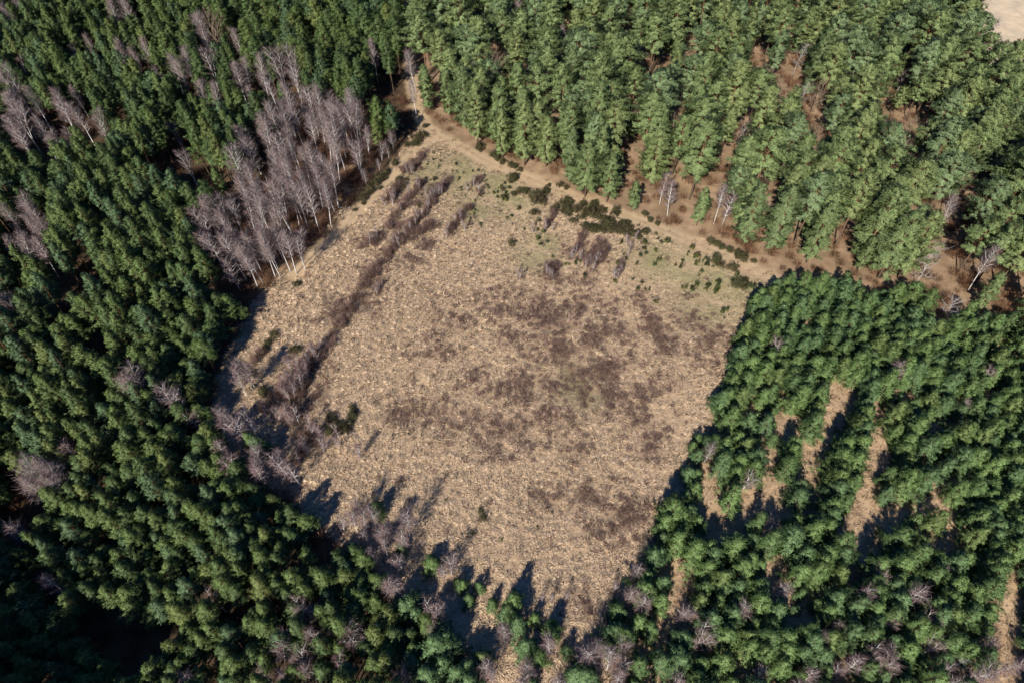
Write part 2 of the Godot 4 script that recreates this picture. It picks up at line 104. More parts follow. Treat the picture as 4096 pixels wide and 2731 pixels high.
# evergreen broom: x, z, radius
const SHRUBS := [
	[5, -124.7, 1.3], [5.9, -124.6, 1.4], [3.1, -127.2, 1.4], [5.1, -123.8, 0.9], [7.7, -126.5, 1.2], [8, -127.9, 0.9], [6.9, -123.1, 1.3], [6.6, -123.9, 0.9],
	[8.2, -127, 0.8], [11.8, -124, 0.9], [12, -120.2, 1], [12, -122, 1.2], [9.8, -121.2, 1.2], [11.9, -120.2, 1], [13.3, -123.1, 0.9], [12.4, -123, 1.2],
	[12.1, -121.2, 1], [12.4, -119, 1.1], [12.8, -121.1, 1.3], [12.1, -119.4, 0.8], [15.8, -115.1, 0.8], [17.2, -119, 1.2], [15.7, -122.7, 0.9], [18.2, -120.4, 1.3],
	[16.2, -114.2, 1], [15.3, -118, 1.3], [13.8, -116.3, 1.3], [18.5, -122.1, 1.4], [15, -119.8, 1.2], [17.7, -119.1, 1.4], [16.6, -119.6, 1], [16.1, -122.2, 0.9],
	[18.4, -113.5, 0.9], [16.5, -113.8, 1.1], [19.4, -119.4, 1.2], [20.1, -117.2, 1.1], [16.7, -114.3, 0.8], [18.2, -114.7, 0.9], [18.6, -113.8, 1.2], [20.9, -120.1, 1.1],
	[17.1, -114.8, 1], [17.7, -113.5, 1.4], [20.5, -117.1, 1.1], [19.7, -117.1, 1], [19.7, -120.3, 1], [21.9, -113.1, 1.2], [21.8, -117.1, 0.9], [20.5, -114.5, 1.4],
	[20.7, -114.5, 1.3], [21.7, -114.9, 1.3], [20.8, -115, 1], [21, -114.5, 1.2], [20.2, -113.5, 1.2], [22.7, -119.3, 1.2], [20.6, -115.3, 1.1], [22, -114.9, 1.3],
	[20.9, -115.3, 1.3], [24.4, -114.6, 1.3], [24, -113.3, 1.4], [24.4, -113.8, 1.1], [22.4, -113.5, 1.4], [23.2, -113.8, 1.3], [24.4, -115.5, 1.3], [23.5, -113.8, 1.1],
	[23.4, -113.3, 1.2], [24.7, -116.2, 0.9], [25.4, -112.8, 0.9], [26.1, -112.6, 0.8], [26.1, -114.4, 0.8], [25.1, -114.3, 0.9], [25.6, -115.4, 1.1], [25.3, -113, 1.2],
	[27.5, -111.2, 0.8], [28.8, -113.2, 1.1], [27.1, -111.4, 1], [27, -112.3, 0.9], [29.3, -112.9, 1.2], [-2.2, -128.3, 0.8], [0.5, -131.8, 1.2], [-0.3, -130.9, 1],
	[-1.7, -125.3, 0.9], [1.6, -127, 1.2], [0.5, -126.6, 0.9], [5.2, -119.4, 1], [1.6, -121.4, 0.6], [42.7, -109.6, 1.1], [43.9, -109.2, 1], [44.9, -108.3, 1],
	[46.2, -107.4, 0.9], [47.8, -106.3, 1.3], [48.3, -105.2, 1.3], [49.2, -105.9, 1], [50.5, -104.2, 0.8], [42.9, -104.2, 1.2], [43.7, -103.1, 1], [45.2, -102.1, 1.2],
	[46, -102.4, 1], [45.6, -97.3, 1.2], [46.7, -96.7, 1.4], [47.6, -97.7, 0.9], [39.5, -105.9, 0.8], [29.7, -118.8, 0.9], [30.8, -117.2, 1], [32, -116, 0.8],
	[12.5, -128.8, 0.8], [10.9, -129.6, 0.8], [8.7, -129.4, 0.7], [-0.3, -109.6, 1], [28.1, -107.7, 0.7], [52.3, -109.9, 1.2], [-23.2, -147.8, 1.5], [-22.3, -149.1, 1.3],
	[-23.9, -146.1, 1.2], [-25.2, -145.4, 1], [-25.9, -145.1, 0.9], [-22.1, -153.7, 1], [-7.5, -144.4, 1.2], [-7.7, -143.1, 0.9], [-3.9, -140.5, 1.3], [-3.1, -139.5, 1.1],
	[-1.8, -138.2, 1.1], [-0.6, -136.9, 1], [0.5, -136.3, 0.9], [2.1, -135.1, 0.8], [-27.9, -137.9, 1], [-29.7, -134.4, 1.2], [-30.3, -133.2, 1.2], [-31.3, -130.8, 1.3],
	[-32, -130.2, 1], [-32.8, -127.8, 1.4], [-33.4, -126.7, 1.4], [-33.9, -124.9, 1.3], [-35.1, -124.6, 1], [-35.3, -120.7, 0.6], [-26.1, -130.8, 1.3], [-25.5, -129.3, 1.1],
	[-26.5, -131.7, 1], [-25, -131.4, 0.7], [-30.4, -128.4, 0.8], [-33.8, -122.9, 0.7], [-26.6, -136.2, 0.5], [-18.3, -131.7, 0.6], [-21.1, -122.1, 0.8], [0.5, -132, 1.2],
	[-31.5, -65.4, 1.2], [-30.8, -64.7, 1.1], [-31, -63.4, 1.3], [-29.9, -63.4, 1.2], [-29, -63.1, 1.1], [-30.9, -61.8, 1], [-28.3, -63.4, 0.8], [-27.9, -64.4, 0.9],
	[-27.7, -65.6, 1], [-27.6, -66.2, 0.8], [-28.1, -67.7, 0.7], [-31.7, -63.4, 0.8], [-30.2, -62.8, 1.2], [-27.9, -62.6, 0.7], [-44.1, -70.8, 1.2], [-43.9, -70.1, 1],
	[-40.5, -79.9, 1.2], [-41, -80.1, 0.9], [-47.1, -74.9, 0.8], [-46.5, -71.5, 0.7], [-45.9, -82.2, 1.3], [-45.1, -83.7, 1.1], [-46.4, -80.8, 0.9], [-40.5, -79.9, 0.9],
	[-4.5, -46.7, 0.7], [-6.1, -44.3, 0.6], [-4.9, -47.7, 0.6], [-43.9, -97.1, 0.8], [-43.1, -97.6, 0.7],
]
# pine seedlings: x, z, height
const SEEDLINGS := [
	[-19.2, -141.8, 1], [-17.6, -141.8, 0.7], [-19.2, -139.2, 1], [-18.8, -139.5, 0.7], [-17.2, -138.8, 0.8], [-13.3, -137.9, 0.8], [-13.5, -137.3, 1], [-20.3, -138.5, 0.6],
	[-20.4, -137.3, 0.8], [-17.5, -136.6, 0.9], [-14.1, -134.8, 0.8], [-13.3, -134.8, 0.7], [-12.8, -134.4, 0.6], [-20.3, -132, 1], [-19.2, -131.4, 0.7], [-17.5, -129.6, 0.7],
	[-14.9, -126.1, 0.6], [-14.3, -131.7, 0.6], [-12.6, -131.7, 1], [-12.5, -132.3, 0.8], [-7.4, -132.6, 0.8], [-6.5, -133.2, 1], [-6, -131.4, 0.7], [-6.4, -130.8, 0.7],
	[-10.3, -129.3, 0.8], [-10.6, -129.3, 0.8], [-9.1, -127.2, 0.6], [-8.4, -128.4, 0.6], [-5.4, -128.4, 1], [-6.5, -126.4, 0.7], [-7.2, -125.5, 1], [-7.7, -125.8, 0.6],
	[-7.9, -124.9, 0.6], [-6.8, -125.2, 0.6], [-7.6, -126.1, 0.6], [-8.4, -123.8, 0.8], [-6.4, -123.8, 0.6], [-10.7, -125.8, 0.7], [-3.2, -128.4, 0.6], [-2.5, -128.7, 0.7],
	[-1.7, -130.2, 1], [-1.2, -132.9, 0.7], [-0.8, -128.4, 0.8], [-3.4, -126.9, 0.9], [-4.1, -126.7, 0.8], [-4.3, -126.9, 0.8], [-1.5, -126.7, 0.8], [-1, -126.1, 0.8],
	[-3.5, -125.2, 1], [-3, -125.2, 0.6], [-1.7, -125.5, 0.9], [-2, -124.4, 0.8], [-1.3, -124.1, 0.9], [1.6, -121.5, 0.8], [-1.1, -118, 0.8], [-1.3, -118, 0.6],
	[-0, -118.8, 1], [-6.9, -115.8, 1], [-6.8, -115, 1], [2.8, -114.2, 0.6], [-8.3, -120.4, 0.8], [-7.7, -120.2, 0.6], [-8.6, -119.1, 1], [-9.3, -117.4, 0.9],
	[-13.9, -120.4, 0.7], [-20.1, -122.1, 0.6], [-20.7, -125.8, 0.8], [-11.9, -128.4, 1], [-11.7, -127.5, 0.8], [-5.8, -129.3, 0.9], [-8.9, -121, 0.8], [-13.5, -126.9, 0.6],
	[-8, -135.1, 1], [-9.4, -134.8, 0.7], [-11.6, -134.1, 0.6], [-2.5, -128.8, 1.3], [-0.6, -128.5, 1.2], [-1.4, -127, 1.1], [-1.5, -124.3, 1.6], [-1.9, -124.5, 1.1],
	[1.6, -121.6, 0.9], [-1.1, -118, 0.9], [-0.1, -118.8, 1], [2.6, -114.3, 0.8], [5.6, -113.9, 1.2], [6.8, -113.3, 1.5], [5.8, -116.8, 1.5], [5.5, -111, 1.5],
	[7.6, -109.9, 1.2], [6.2, -109.2, 1.1], [8.6, -105.4, 1.1], [14.8, -99.3, 1.5], [12.2, -104.9, 0.8], [13.2, -103.4, 1.5], [13.7, -104.5, 0.9], [14.4, -103.8, 1.1],
	[13.4, -103.1, 1], [11.9, -103.1, 1], [11.2, -103.1, 1], [21.9, -103.1, 1.6], [22.2, -103.4, 0.9], [23.4, -109.2, 1.4], [23.6, -109.9, 0.9], [24.9, -115.2, 1.3],
	[27.8, -115.2, 1], [29.2, -114.3, 0.8], [31.3, -112.6, 0.8], [31.5, -110.7, 1], [28.6, -109.9, 1.5], [28.3, -109.6, 1.3], [32.1, -109.6, 1.3], [33.2, -109.9, 1.5],
	[33.7, -110.1, 1.6], [34.4, -109.7, 0.8], [27.1, -105.6, 1.5], [28.4, -106.3, 1], [30.5, -107, 1.4], [30.7, -104.5, 0.9], [30.9, -104.2, 1.3], [29.7, -102.8, 1.4],
	[26.1, -103.1, 1.3], [34, -102.8, 0.8], [35, -102.1, 1], [35.4, -103.1, 1], [35.8, -104.2, 1], [37.1, -105.9, 0.8], [37.4, -106.6, 0.9], [38.4, -108.1, 1.4],
	[38.7, -108.5, 1.6], [38.7, -105.6, 1.2], [38.4, -105.2, 1], [38.5, -103.1, 1.3], [38.9, -103.8, 1.4], [39.2, -101, 1.3], [38.5, -100, 1], [39.4, -101.7, 0.8],
	[40.8, -104.9, 1.4], [40.8, -103.4, 1.2], [41.2, -104.5, 1.2], [40.2, -104.2, 1], [40.7, -102.8, 1.4], [41.8, -102.4, 1.2], [37.8, -97.7, 1.4], [37.5, -97, 1.3],
	[39.9, -97, 1.6], [39.8, -96.7, 0.8], [41.8, -98, 1.3], [41.6, -96.3, 1.5], [41.8, -96.5, 1.6], [41.2, -95.4, 1.5], [41, -95, 1], [36.4, -96, 1.3],
	[34.9, -96.3, 1.5], [36.3, -95.7, 1.4], [26.5, -97.7, 1.1], [26.9, -95.7, 1.1], [25.3, -95.7, 1.4], [27.6, -95.7, 1.1], [24.7, -98.7, 1.1], [41.6, -90.3, 1.3],
	[42.3, -90.3, 1.3], [41.3, -88.1, 0.8], [41.3, -89.7, 1.2], [48.1, -96.7, 1.4], [48.8, -96.3, 1.5], [48.7, -97.3, 0.9], [42.4, -98, 1.6], [39.2, -96, 1.3],
	[28.5, -92.2, 1.3], [21, -98, 1.6], [23.7, -105.9, 0.8], [23.9, -104.5, 1.2], [28.5, -110.7, 1], [28.8, -109.2, 1.1], [46.8, -99.3, 0.9], [46.2, -100, 1.6],
	[34.9, -66.5, 0.8], [42.3, -68.9, 0.8], [52.3, -62.6, 0.8], [53.3, -62.3, 0.8], [43.4, -64.7, 0.8], [43.3, -65.3, 0.8], [6.3, -47.5, 0.8], [3.9, -45, 0.8],
	[-10.4, -40.6, 0.8], [-10.5, -49.7, 0.8], [-1.7, -43.2, 0.8],
]
# dry dark bramble: x, z, radius, weight
const BRAMBLE := [[6.3, -87.3, 7, 1], [-3.1, -91.8, 5, 0.7], [12.4, -91.8, 6, 0.8], [12, -83.9, 7, 1], [18.6, -83.9, 5, 1], [19.3, -90.7, 4, 0.7], [27.3, -86.7, 4, 1], [28.3, -81.8, 4, 0.8], [38.1, -81.3, 5, 0.9], [2.7, -71.7, 6, 0.8], [-5.2, -72.6, 4, 0.7], [7.3, -80.7, 5, 1], [16.7, -70.7, 6, 0.9], [17.2, -76.6, 6, 0.8], [-1.2, -61.7, 5, 0.8], [-9.5, -65.2, 5, 0.7], [9.2, -61.7, 5, 0.6], [14.7, -48.4, 5, 0.9], [18.1, -47.3, 4, 0.9], [16.9, -43.1, 4, 0.6], [5.2, -51.1, 4, 0.5], [-18.8, -67, 4, 0.8], [-15.6, -65.2, 3.5, 0.7], [23.9, -72.6, 5, 0.8], [13.7, -97.9, 4, 0.8], [8.4, -99.1, 3, 0.8], [-27.5, -93, 4, 0.7], [-10.8, -89.5, 5, 0.6], [-14.4, -80.7, 5, 0.5], [34.2, -87.3, 4, 0.6], [20.7, -65.2, 5, 0.6], [4.9, -66.1, 5, 0.7], [23.8, -60, 4, 0.6], [-20.7, -104.2, 2.5, 0.9], [-18.4, -109.6, 2.5, 0.9], [-37.6, -73.6, 5, 0.9], [-37.5, -68.8, 4, 0.9], [-37.5, -65.2, 3, 0.8], [-35.4, -88.4, 3, 0.9], [-32.7, -93, 3, 0.9], [-29.3, -100.4, 3, 0.9], [-26.5, -106.9, 3, 0.9], [-23.5, -113.8, 3, 0.9], [-17.7, -127.4, 2.5, 0.9], [-20.4, -122.7, 2.5, 0.9], [-32.4, -109.6, 2, 0.8], [-29, -112.4, 2, 0.8], [-27.7, -125.8, 2.5, 0.9], [14.2, -106.9, 3, 0.8], [16.9, -105.6, 3, 0.9], [-24.6, -135.6, 2.5, 0.9], [9.6, -33.2, 3, 0.5], [16.6, -101.6, 2, 0.7], [36, -93, 2, 0.5], [7.4, -73.6, 4, 0.9], [0.3, -85, 4, 0.7], [23.7, -91.8, 4, 0.6], [13, -74.6, 5, 0.8]]
# mossy green ground: x, z, radius
const GREEN := [[-12, -133.9, 9], [-4.7, -129, 9], [0.4, -122.7, 6], [-20.3, -133.9, 6], [-17.9, -129, 5], [-8.5, -121.2, 5], [41, -96.6, 9], [45, -99.1, 7], [36.5, -101.6, 7], [29.6, -104.2, 6], [38.4, -91.8, 6], [5, -105.6, 5], [6.9, -109.6, 4], [49, -96.6, 4], [11.3, -72.6, 4], [-9.1, -140.8, 5], [13.5, -69.8, 3]]
# rows of leafless brush in the grass: line, half width
const STREAKS := [[[Vector2(-14.9, -131.4), Vector2(-16.8, -126.7), Vector2(-18.9, -121.3), Vector2(-20.8, -117.2), Vector2(-22.4, -112.4), Vector2(-25.4, -107.9)], 1], [[Vector2(-20.3, -130.8), Vector2(-22.7, -126.7), Vector2(-25, -120.2), Vector2(-27.6, -113.7)], 0.8], [[Vector2(-21.6, -140.8), Vector2(-23.7, -137.6), Vector2(-25.3, -134.1)], 1.2], [[Vector2(-25.9, -129.6), Vector2(-27, -126.1), Vector2(-28.6, -122.4)], 1], [[Vector2(-9.8, -121), Vector2(-12, -116.6), Vector2(-13.7, -111.9)], 0.7], [[Vector2(-7.2, -132), Vector2(-8.8, -129)], 0.6], [[Vector2(-6.9, -126.9), Vector2(-7.4, -125.5)], 0.5], [[Vector2(-16.7, -115.6), Vector2(-19.8, -113.7), Vector2(-21.6, -110.6)], 1.2], [[Vector2(-28.5, -111.4), Vector2(-30.5, -108.1)], 0.8], [[Vector2(-34.6, -80.3), Vector2(-36.3, -78.2), Vector2(-37.9, -75.3), Vector2(-39.5, -72), Vector2(-40.4, -68.7)], 1.1], [[Vector2(-46.4, -80.3), Vector2(-47.8, -75.5)], 0.6], [[Vector2(-37.3, -72), Vector2(-38.7, -68.7)], 1], [[Vector2(-38.7, -66.7), Vector2(-37.4, -63.9)], 1], [[Vector2(-41.9, -70.1), Vector2(-43.4, -66.1)], 0.8], [[Vector2(-34.3, -62.8), Vector2(-36, -61.2)], 1], [[Vector2(-32.1, -62), Vector2(-33.4, -60)], 0.8], [[Vector2(-34.8, -59), Vector2(-35.6, -56.3)], 0.8], [[Vector2(-40.9, -79.2), Vector2(-41.7, -77.9)], 0.8], [[Vector2(-25.4, -107.9), Vector2(-29.8, -96.7), Vector2(-34.6, -80.3)], 1], [[Vector2(15.7, -112.2), Vector2(13.3, -106.3)], 0.7], [[Vector2(19.3, -109.2), Vector2(15.6, -102.8)], 1.2], [[Vector2(19.9, -107.7), Vector2(17, -102.1)], 1], [[Vector2(9.2, -102.4), Vector2(8.3, -98.7)], 0.8], [[Vector2(8, -103.1), Vector2(6.9, -100.7)], 0.6], [[Vector2(23.2, -103.1), Vector2(21.3, -99)], 0.5], [[Vector2(9.4, -119.2), Vector2(7.6, -114.1)], 0.5]]
# the side of the tall wood that faces the clearing and the plantation
const WOOD_EDGE := [Vector2(-21.4, -154.8), Vector2(-14.9, -148.5), Vector2(-6.5, -142.3), Vector2(7.6, -130.9), Vector2(22, -120.9), Vector2(36.5, -113.1), Vector2(50.2, -106.2), Vector2(55.4, -101.4), Vector2(62.1, -96.1), Vector2(71.6, -93), Vector2(79.3, -90.4), Vector2(91.4, -86.6), Vector2(100.9, -82)]
const LANDMARKS := [
	["the top corner of the clearing", -23.4, -151.9],
	["the clearing's lower left bay of birches", -21.1, -43.1],
	["the birch grove's lowest white birch", -47.9, -99.1],
	["the black shadow gap by the top corner", -30.8, -159.4],
	["the dark broom strip", 18.9, -118.9],
	["the sandy yard", 153.9, -207.5],
	["the clearing's right corner", 51.9, -97.9],
	["the twin white stems by the track", 45.9, -112.4],
	["the brown glade of bare trees", 94.4, -148.1],
	["the leaning white birch at the right edge", 95.1, -99.1],
	["the open sandy gap in the plantation", 43, -63.4],
	["the long bare strip in the plantation", 52.7, -60.8],
	["the narrow bare strip in the plantation", 58.8, -55],
	["the grassy lane at bottom right", 69.4, -30.2],
	["the lower right group of birches", 50.1, -25.1],
	["the clearing's bottom tip", 10.4, -26.7],
	["the reddish birch cluster at bottom left", -26.3, -27.3],
	["the lone low birches far left", -75.6, -51.9],
	["the forked birch in the left forest", -66.7, -70.7],
	["the dark hollow at bottom left", -64.8, -34.5],
	["the grey birch group at the left edge", -129.7, -157.8],
	["the tall pale birch at upper left", -91.8, -199.4],
	["the small birch group near the left edge", -104.5, -109.6],
	["the left notch of the clearing", -49.5, -70.7],
	["the dark gap beside the birch grove", -74.7, -129],
	["the bare silver tree near the top", -5.7, -181.8],
	["the litter-brown gap at top right", 79.8, -199.4],
	["the shaded hollow in the upper wood", 37.3, -171.5],
	["the dead grey pine by the twin stems", 57.6, -124.2],
	["the dark broom clump in the field", -29.8, -64.3],
	["the tan bare trees in the upper right wood", 77.4, -170.4],
	["the top edge birch pair", -126.4, -219.1],
	["the two pale dead trees right of the wood", 90, -104.2],
	["the pale birch inside the upper wood", 14.8, -199.4],
	["the lone birch in the right plantation", 71.7, -76.6]
]

# ---------------------------------------------------------------- shapes
class Shape:
	var v := PackedVector3Array()
	var n := PackedVector3Array()
	var c := PackedColorArray()
	# a triangle lit as if it faced the way of the hint
	func tri(a: Vector3, b: Vector3, d: Vector3, hint: Vector3, col: Color) -> void:
		var f := (b - a).cross(d - a)
		if f.dot(hint) > 0.0:
			v.push_back(a); v.push_back(d); v.push_back(b)
		else:
			v.push_back(a); v.push_back(b); v.push_back(d)
		n.push_back(hint); n.push_back(hint); n.push_back(hint)
		c.push_back(col); c.push_back(col); c.push_back(col)
	func face(a: Vector3, b: Vector3, d: Vector3, na: Vector3, nb: Vector3, nd: Vector3, ca: Color, cb: Color, cd: Color) -> void:
		var f := (b - a).cross(d - a)
		if f.dot(na + nb + nd) > 0.0:
			v.push_back(a); v.push_back(d); v.push_back(b)
			n.push_back(na); n.push_back(nd); n.push_back(nb)
			c.push_back(ca); c.push_back(cd); c.push_back(cb)
		else:
			v.push_back(a); v.push_back(b); v.push_back(d)
			n.push_back(na); n.push_back(nb); n.push_back(nd)
			c.push_back(ca); c.push_back(cb); c.push_back(cd)
	# a round limb through points with a radius and a colour at each
	func limb(p: Array, r: Array, col: Array, sides := 5) -> void:
		var before := []
		for i in p.size():
			var along: Vector3 = (p[mini(i + 1, p.size() - 1)] - p[maxi(i - 1, 0)]).normalized()
			var across := along.cross(Vector3(0.31, 0.17, 0.93)).normalized()
			var other := along.cross(across)
			var ring := []
			for k in sides:
				var a := TAU * k / sides
				var o: Vector3 = across * cos(a) + other * sin(a)
				ring.push_back([p[i] + o * r[i], o])
			if i > 0:
				for k in sides:
					var k2 := (k + 1) % sides
					face(before[k][0], before[k2][0], ring[k2][0], before[k][1], before[k2][1], ring[k2][1], col[i - 1], col[i - 1], col[i])
					face(before[k][0], ring[k2][0], ring[k][0], before[k][1], ring[k2][1], ring[k][1], col[i - 1], col[i], col[i])
			before = ring
	func add_to(m: ArrayMesh, material: Material) -> void:
		var a := []
		a.resize(Mesh.ARRAY_MAX)
		a[Mesh.ARRAY_VERTEX] = v
		a[Mesh.ARRAY_NORMAL] = n
		a[Mesh.ARRAY_COLOR] = c
		m.add_surface_from_arrays(Mesh.PRIMITIVE_TRIANGLES, a)
		m.surface_set_material(m.get_surface_count() - 1, material)
	func mesh(material: Material) -> ArrayMesh:
		var m := ArrayMesh.new()
		add_to(m, material)
		return m

func r(a: float, b: float) -> float:
	return rng.randf_range(a, b)

func ball() -> Vector3:
	return Vector3(rng.randfn(), rng.randfn(), rng.randfn()).limit_length(2.0) * 0.6

func shade(c: Color, k: float) -> Color:
	return Color(c.r * k, c.g * k, c.b * k)

func matte(rough: float, spec := 0.3) -> StandardMaterial3D:
	var m := StandardMaterial3D.new()
	m.vertex_color_use_as_albedo = true
	m.roughness = rough
	m.metallic_specular = spec
	m.cull_mode = BaseMaterial3D.CULL_DISABLED
	return m

# a brush of needles at the end of a shoot
func brush(s: Shape, p: Vector3, d: Vector3, out: Vector3, length: float, count: int, col: Color, wide := 0.062) -> void:
	var tone := r(0.78, 1.22)
	for i in count:
		var dd := (d + ball() * 0.85).normalized()
		var l := length * r(0.65, 1.2)
		var side := dd.cross(ball()).normalized() * l * wide * r(0.7, 1.2)
		var hint := (out * 0.5 + d * 0.35 + dd * 0.6 + ball() * 0.2).normalized()
		var k := tone * r(0.8, 1.2)
		s.tri(p - dd * l * 0.1, p + dd * l + side, p + dd * l - side, hint, shade(col, k))

const BARK_LOW := Color(0.10, 0.07, 0.052)
const BARK_HIGH := Color(0.22, 0.125, 0.07)

# pine: height h, foot of the crown at share cb, crown radius w; returns [trunk, crown, both]
func make_pine(h: float, cb: float, w: float, style: String, col: Color) -> Array:
	var trunk := Shape.new()
	var crown := Shape.new()
	var wood := Shape.new()
	var lean := Vector3(r(-0.03, 0.03), 1, r(-0.03, 0.03)) * h
	var pts := []
	var rad := []
	var cols := []
	for i in 9:
		var t := i / 8.0
		pts.push_back(lean * t + Vector3(sin(t * 5.0 + h) * 0.1, -0.3 if i == 0 else 0.0, cos(t * 4.0 + h * 2.0) * 0.1))
		rad.push_back(lerpf(0.0135 * h, 0.02, t ** 0.85))
		cols.push_back(shade(BARK_LOW.lerp(BARK_HIGH, smoothstep(0.2, 0.6, t)), r(0.85, 1.15)))
	trunk.limb(pts, rad, cols, 6)
	var step := 0.50 if style == "broad" else 0.44 if style == "slender" else 0.36
	var size := 0.50 if style == "broad" else 0.39 if style == "slender" else 0.35
	var y := h * cb
	var wobble := r(0, TAU)
	while y < h - 0.15:
		var t := (y - h * cb) / (h - h * cb)
		var reach := 0.0
		if style == "broad":
			reach = w * pow(maxf(1.0 - t * t, 0.0), 0.68) * (0.62 + 0.38 * minf(1.0, t * 3.0))
		elif style == "slender":
			reach = w * pow(1.0 - t, 0.74) * (0.6 + 0.4 * minf(1.0, t * 3.5))
		else:
			reach = w * pow(1.0 - t, 0.74) * (0.82 + 0.18 * minf(1.0, t * 5.0))
		reach = reach * (1.0 + 0.16 * sin(y * 1.7 + wobble)) + 0.2
		var nb := 4 if reach < 0.7 else 5 if reach < 1.6 else 6
		var az0 := r(0, TAU)
		for b in nb:
			var az := az0 + TAU * (b + r(-0.3, 0.3)) / nb
			var l := reach * r(0.6, 1.15) * (1.0 + 0.22 * sin(az * 2.0 + wobble) + 0.16 * sin(az * 3.0 + y * 1.3 - wobble))
			if style == "broad" and rng.randf() < 0.13:
				continue
			var up := lerpf(0.12, 0.85, t) + r(-0.1, 0.15)
			var flat := Vector3(cos(az), 0, sin(az))
			var d := (flat + Vector3.UP * up).normalized()
			var foot := lean * (y / h)
			var tip := foot + d * l
			if style != "young" and l > 0.9:
				wood.limb([foot, foot.lerp(tip, 0.55) + Vector3.DOWN * 0.05 * l, tip], [0.032 * l ** 0.5, 0.02 * l ** 0.5, 0.006], [shade(BARK_HIGH, 0.5), shade(BARK_HIGH, 0.42), shade(BARK_HIGH, 0.36)], 3)
			var tufts := maxi(2, int(round(l * (5.4 if style == "broad" else 6.0 if style == "slender" else 6.4)))) + 1
			var clump := shade(col, r(0.86, 1.14))
			for q in tufts:
				var f := 0.34 + 0.66 * pow((q + r(0.2, 1.0)) / tufts, 0.75)
				var spread := (0.13 * l + 0.12) * f
				var p := foot + d * l * minf(f, 1.05) + Vector3(r(-1, 1) * spread, r(-0.12, 0.3) * size * 1.2, r(-1, 1) * spread)
				var out := (flat * (0.7 - 0.3 * t) + Vector3.UP * (0.35 + 0.5 * t)).normalized()
				brush(crown, p, (flat * 0.7 + Vector3.UP * 0.85 + ball() * 0.3).normalized(), out, size * r(0.8, 1.2), 17, clump)
		y += step * r(0.8, 1.2)
	for k in 5:
		brush(crown, lean * (1.0 - 0.025 * k) + ball() * 0.12, Vector3(0, 1, 0) + ball() * 0.2, Vector3.UP, size, 8, col)
	var both := ArrayMesh.new()
	trunk.add_to(both, mats.bark)
	crown.add_to(both, mats.needles)
	var cm := ArrayMesh.new()
	crown.add_to(cm, mats.needles)
	if wood.v.size():
		wood.add_to(cm, mats.bark)
	return [trunk.mesh(mats.bark), cm, both]

const BIRCH := Color(0.62, 0.595, 0.565)
const BIRCH_TWIG := Color(0.185, 0.13, 0.125)

# a leafless tree: trunk, limbs and a haze of twigs
func make_bare(h: float, cb: float, w: float, bark: Color, twig_col: Color, limbs: int, twigs: int, up: float, crook: float, fork := 1) -> Array:
	var trunk := Shape.new()
	var wood := Shape.new()
	var twig := Shape.new()
	var lean := Vector3(r(-0.11, 0.11), 1, r(-0.11, 0.11)) * h
	var stems := []
	for f in fork:
		var side := Vector3(cos(f * 2.4 + h), 0, sin(f * 2.4 + h)) * (0.0 if fork == 1 else 0.09 * h)
		var pts := []
		var rad := []
		var cols := []
		for i in 9:
			var t := i / 8.0
			pts.push_back(lean * t * (1.0 - 0.06 * f) + side * t * t + Vector3(sin(t * 4.0 + h + f), 0, cos(t * 5.0 + h)) * 0.012 * h * (0.3 + crook) + Vector3(0, -0.3 if i == 0 else 0.0, 0))
			rad.push_back(lerpf(0.0078 * h + 0.01, 0.012, t))
			cols.push_back(shade(bark, r(0.35, 0.6) if i == 0 else r(0.5, 0.8) if rng.randf() < 0.25 else r(0.85, 1.15)))
		trunk.limb(pts, rad, cols, 5)
		stems.push_back(pts)
	for b in limbs:
		var stem: Array = stems[b % fork]
		var t := cb + (0.97 - cb) * pow((b + r(0.0, 0.9)) / limbs, 0.9)
		var at := t * 8.0
		var foot: Vector3 = stem[int(at)].lerp(stem[mini(int(at) + 1, 8)], at - int(at))
		var share := (t - cb) / (1.0 - cb)
		var l := w * (0.35 + 0.65 * sin(PI * clampf(0.18 + share * 0.80, 0.0, 1.0))) * r(0.7, 1.2) / maxf(0.35, cos(atan(up))) * 0.86
		var az := b * 2.39996 + r(-0.4, 0.4)
		var flat := Vector3(cos(az), 0, sin(az))
		var d := (flat + Vector3.UP * (up + share * 0.4 + r(-0.15, 0.2))).normalized()
		var p0 := foot
		var p1 := foot + d * l * 0.5 + ball() * crook * l * 0.3
		var p2 := foot + d * l + Vector3.UP * l * 0.1 + ball() * crook * l * 0.4
		var rb := 0.014 + 0.016 * l
		wood.limb([p0, p1, p2], [rb, rb * 0.65, 0.006], [shade(bark, 0.9), shade(bark.lerp(twig_col, 0.1), 0.9), bark.lerp(twig_col, 0.4)], 4)
		for k in 3:
			var f0 := r(0.35, 0.85)
			var q0 := p0.lerp(p1, f0 * 2.0) if f0 < 0.5 else p1.lerp(p2, f0 * 2.0 - 1.0)
			var sub := (d + ball() * 0.55 + Vector3.UP * 0.1).normalized() * l * r(0.3, 0.5)
			wood.limb([q0, q0 + sub], [rb * 0.5, 0.005], [shade(bark.lerp(twig_col, 0.3), 0.85), bark.lerp(twig_col, 0.7)], 3)
		for k in twigs:
			var f := r(0.25, 1.0)
			var q := p0.lerp(p1, f * 2.0) if f < 0.5 else p1.lerp(p2, f * 2.0 - 1.0)
			q += ball() * l * 0.22
			var td := (d * 0.6 + ball() * 0.75).normalized() * r(0.45, 0.95) * (0.6 + 0.05 * h)
			var side := td.cross(ball()).normalized() * 0.017
			twig.tri(q - side, q + side, q + td, (flat * 0.4 + Vector3.UP * 0.5 + ball() * 0.5).normalized(), shade(twig_col, r(0.65, 1.35)))
	var cm := ArrayMesh.new()
	wood.add_to(cm, mats.birch)
	twig.add_to(cm, mats.twig)
	return [trunk.mesh(mats.birch), cm]

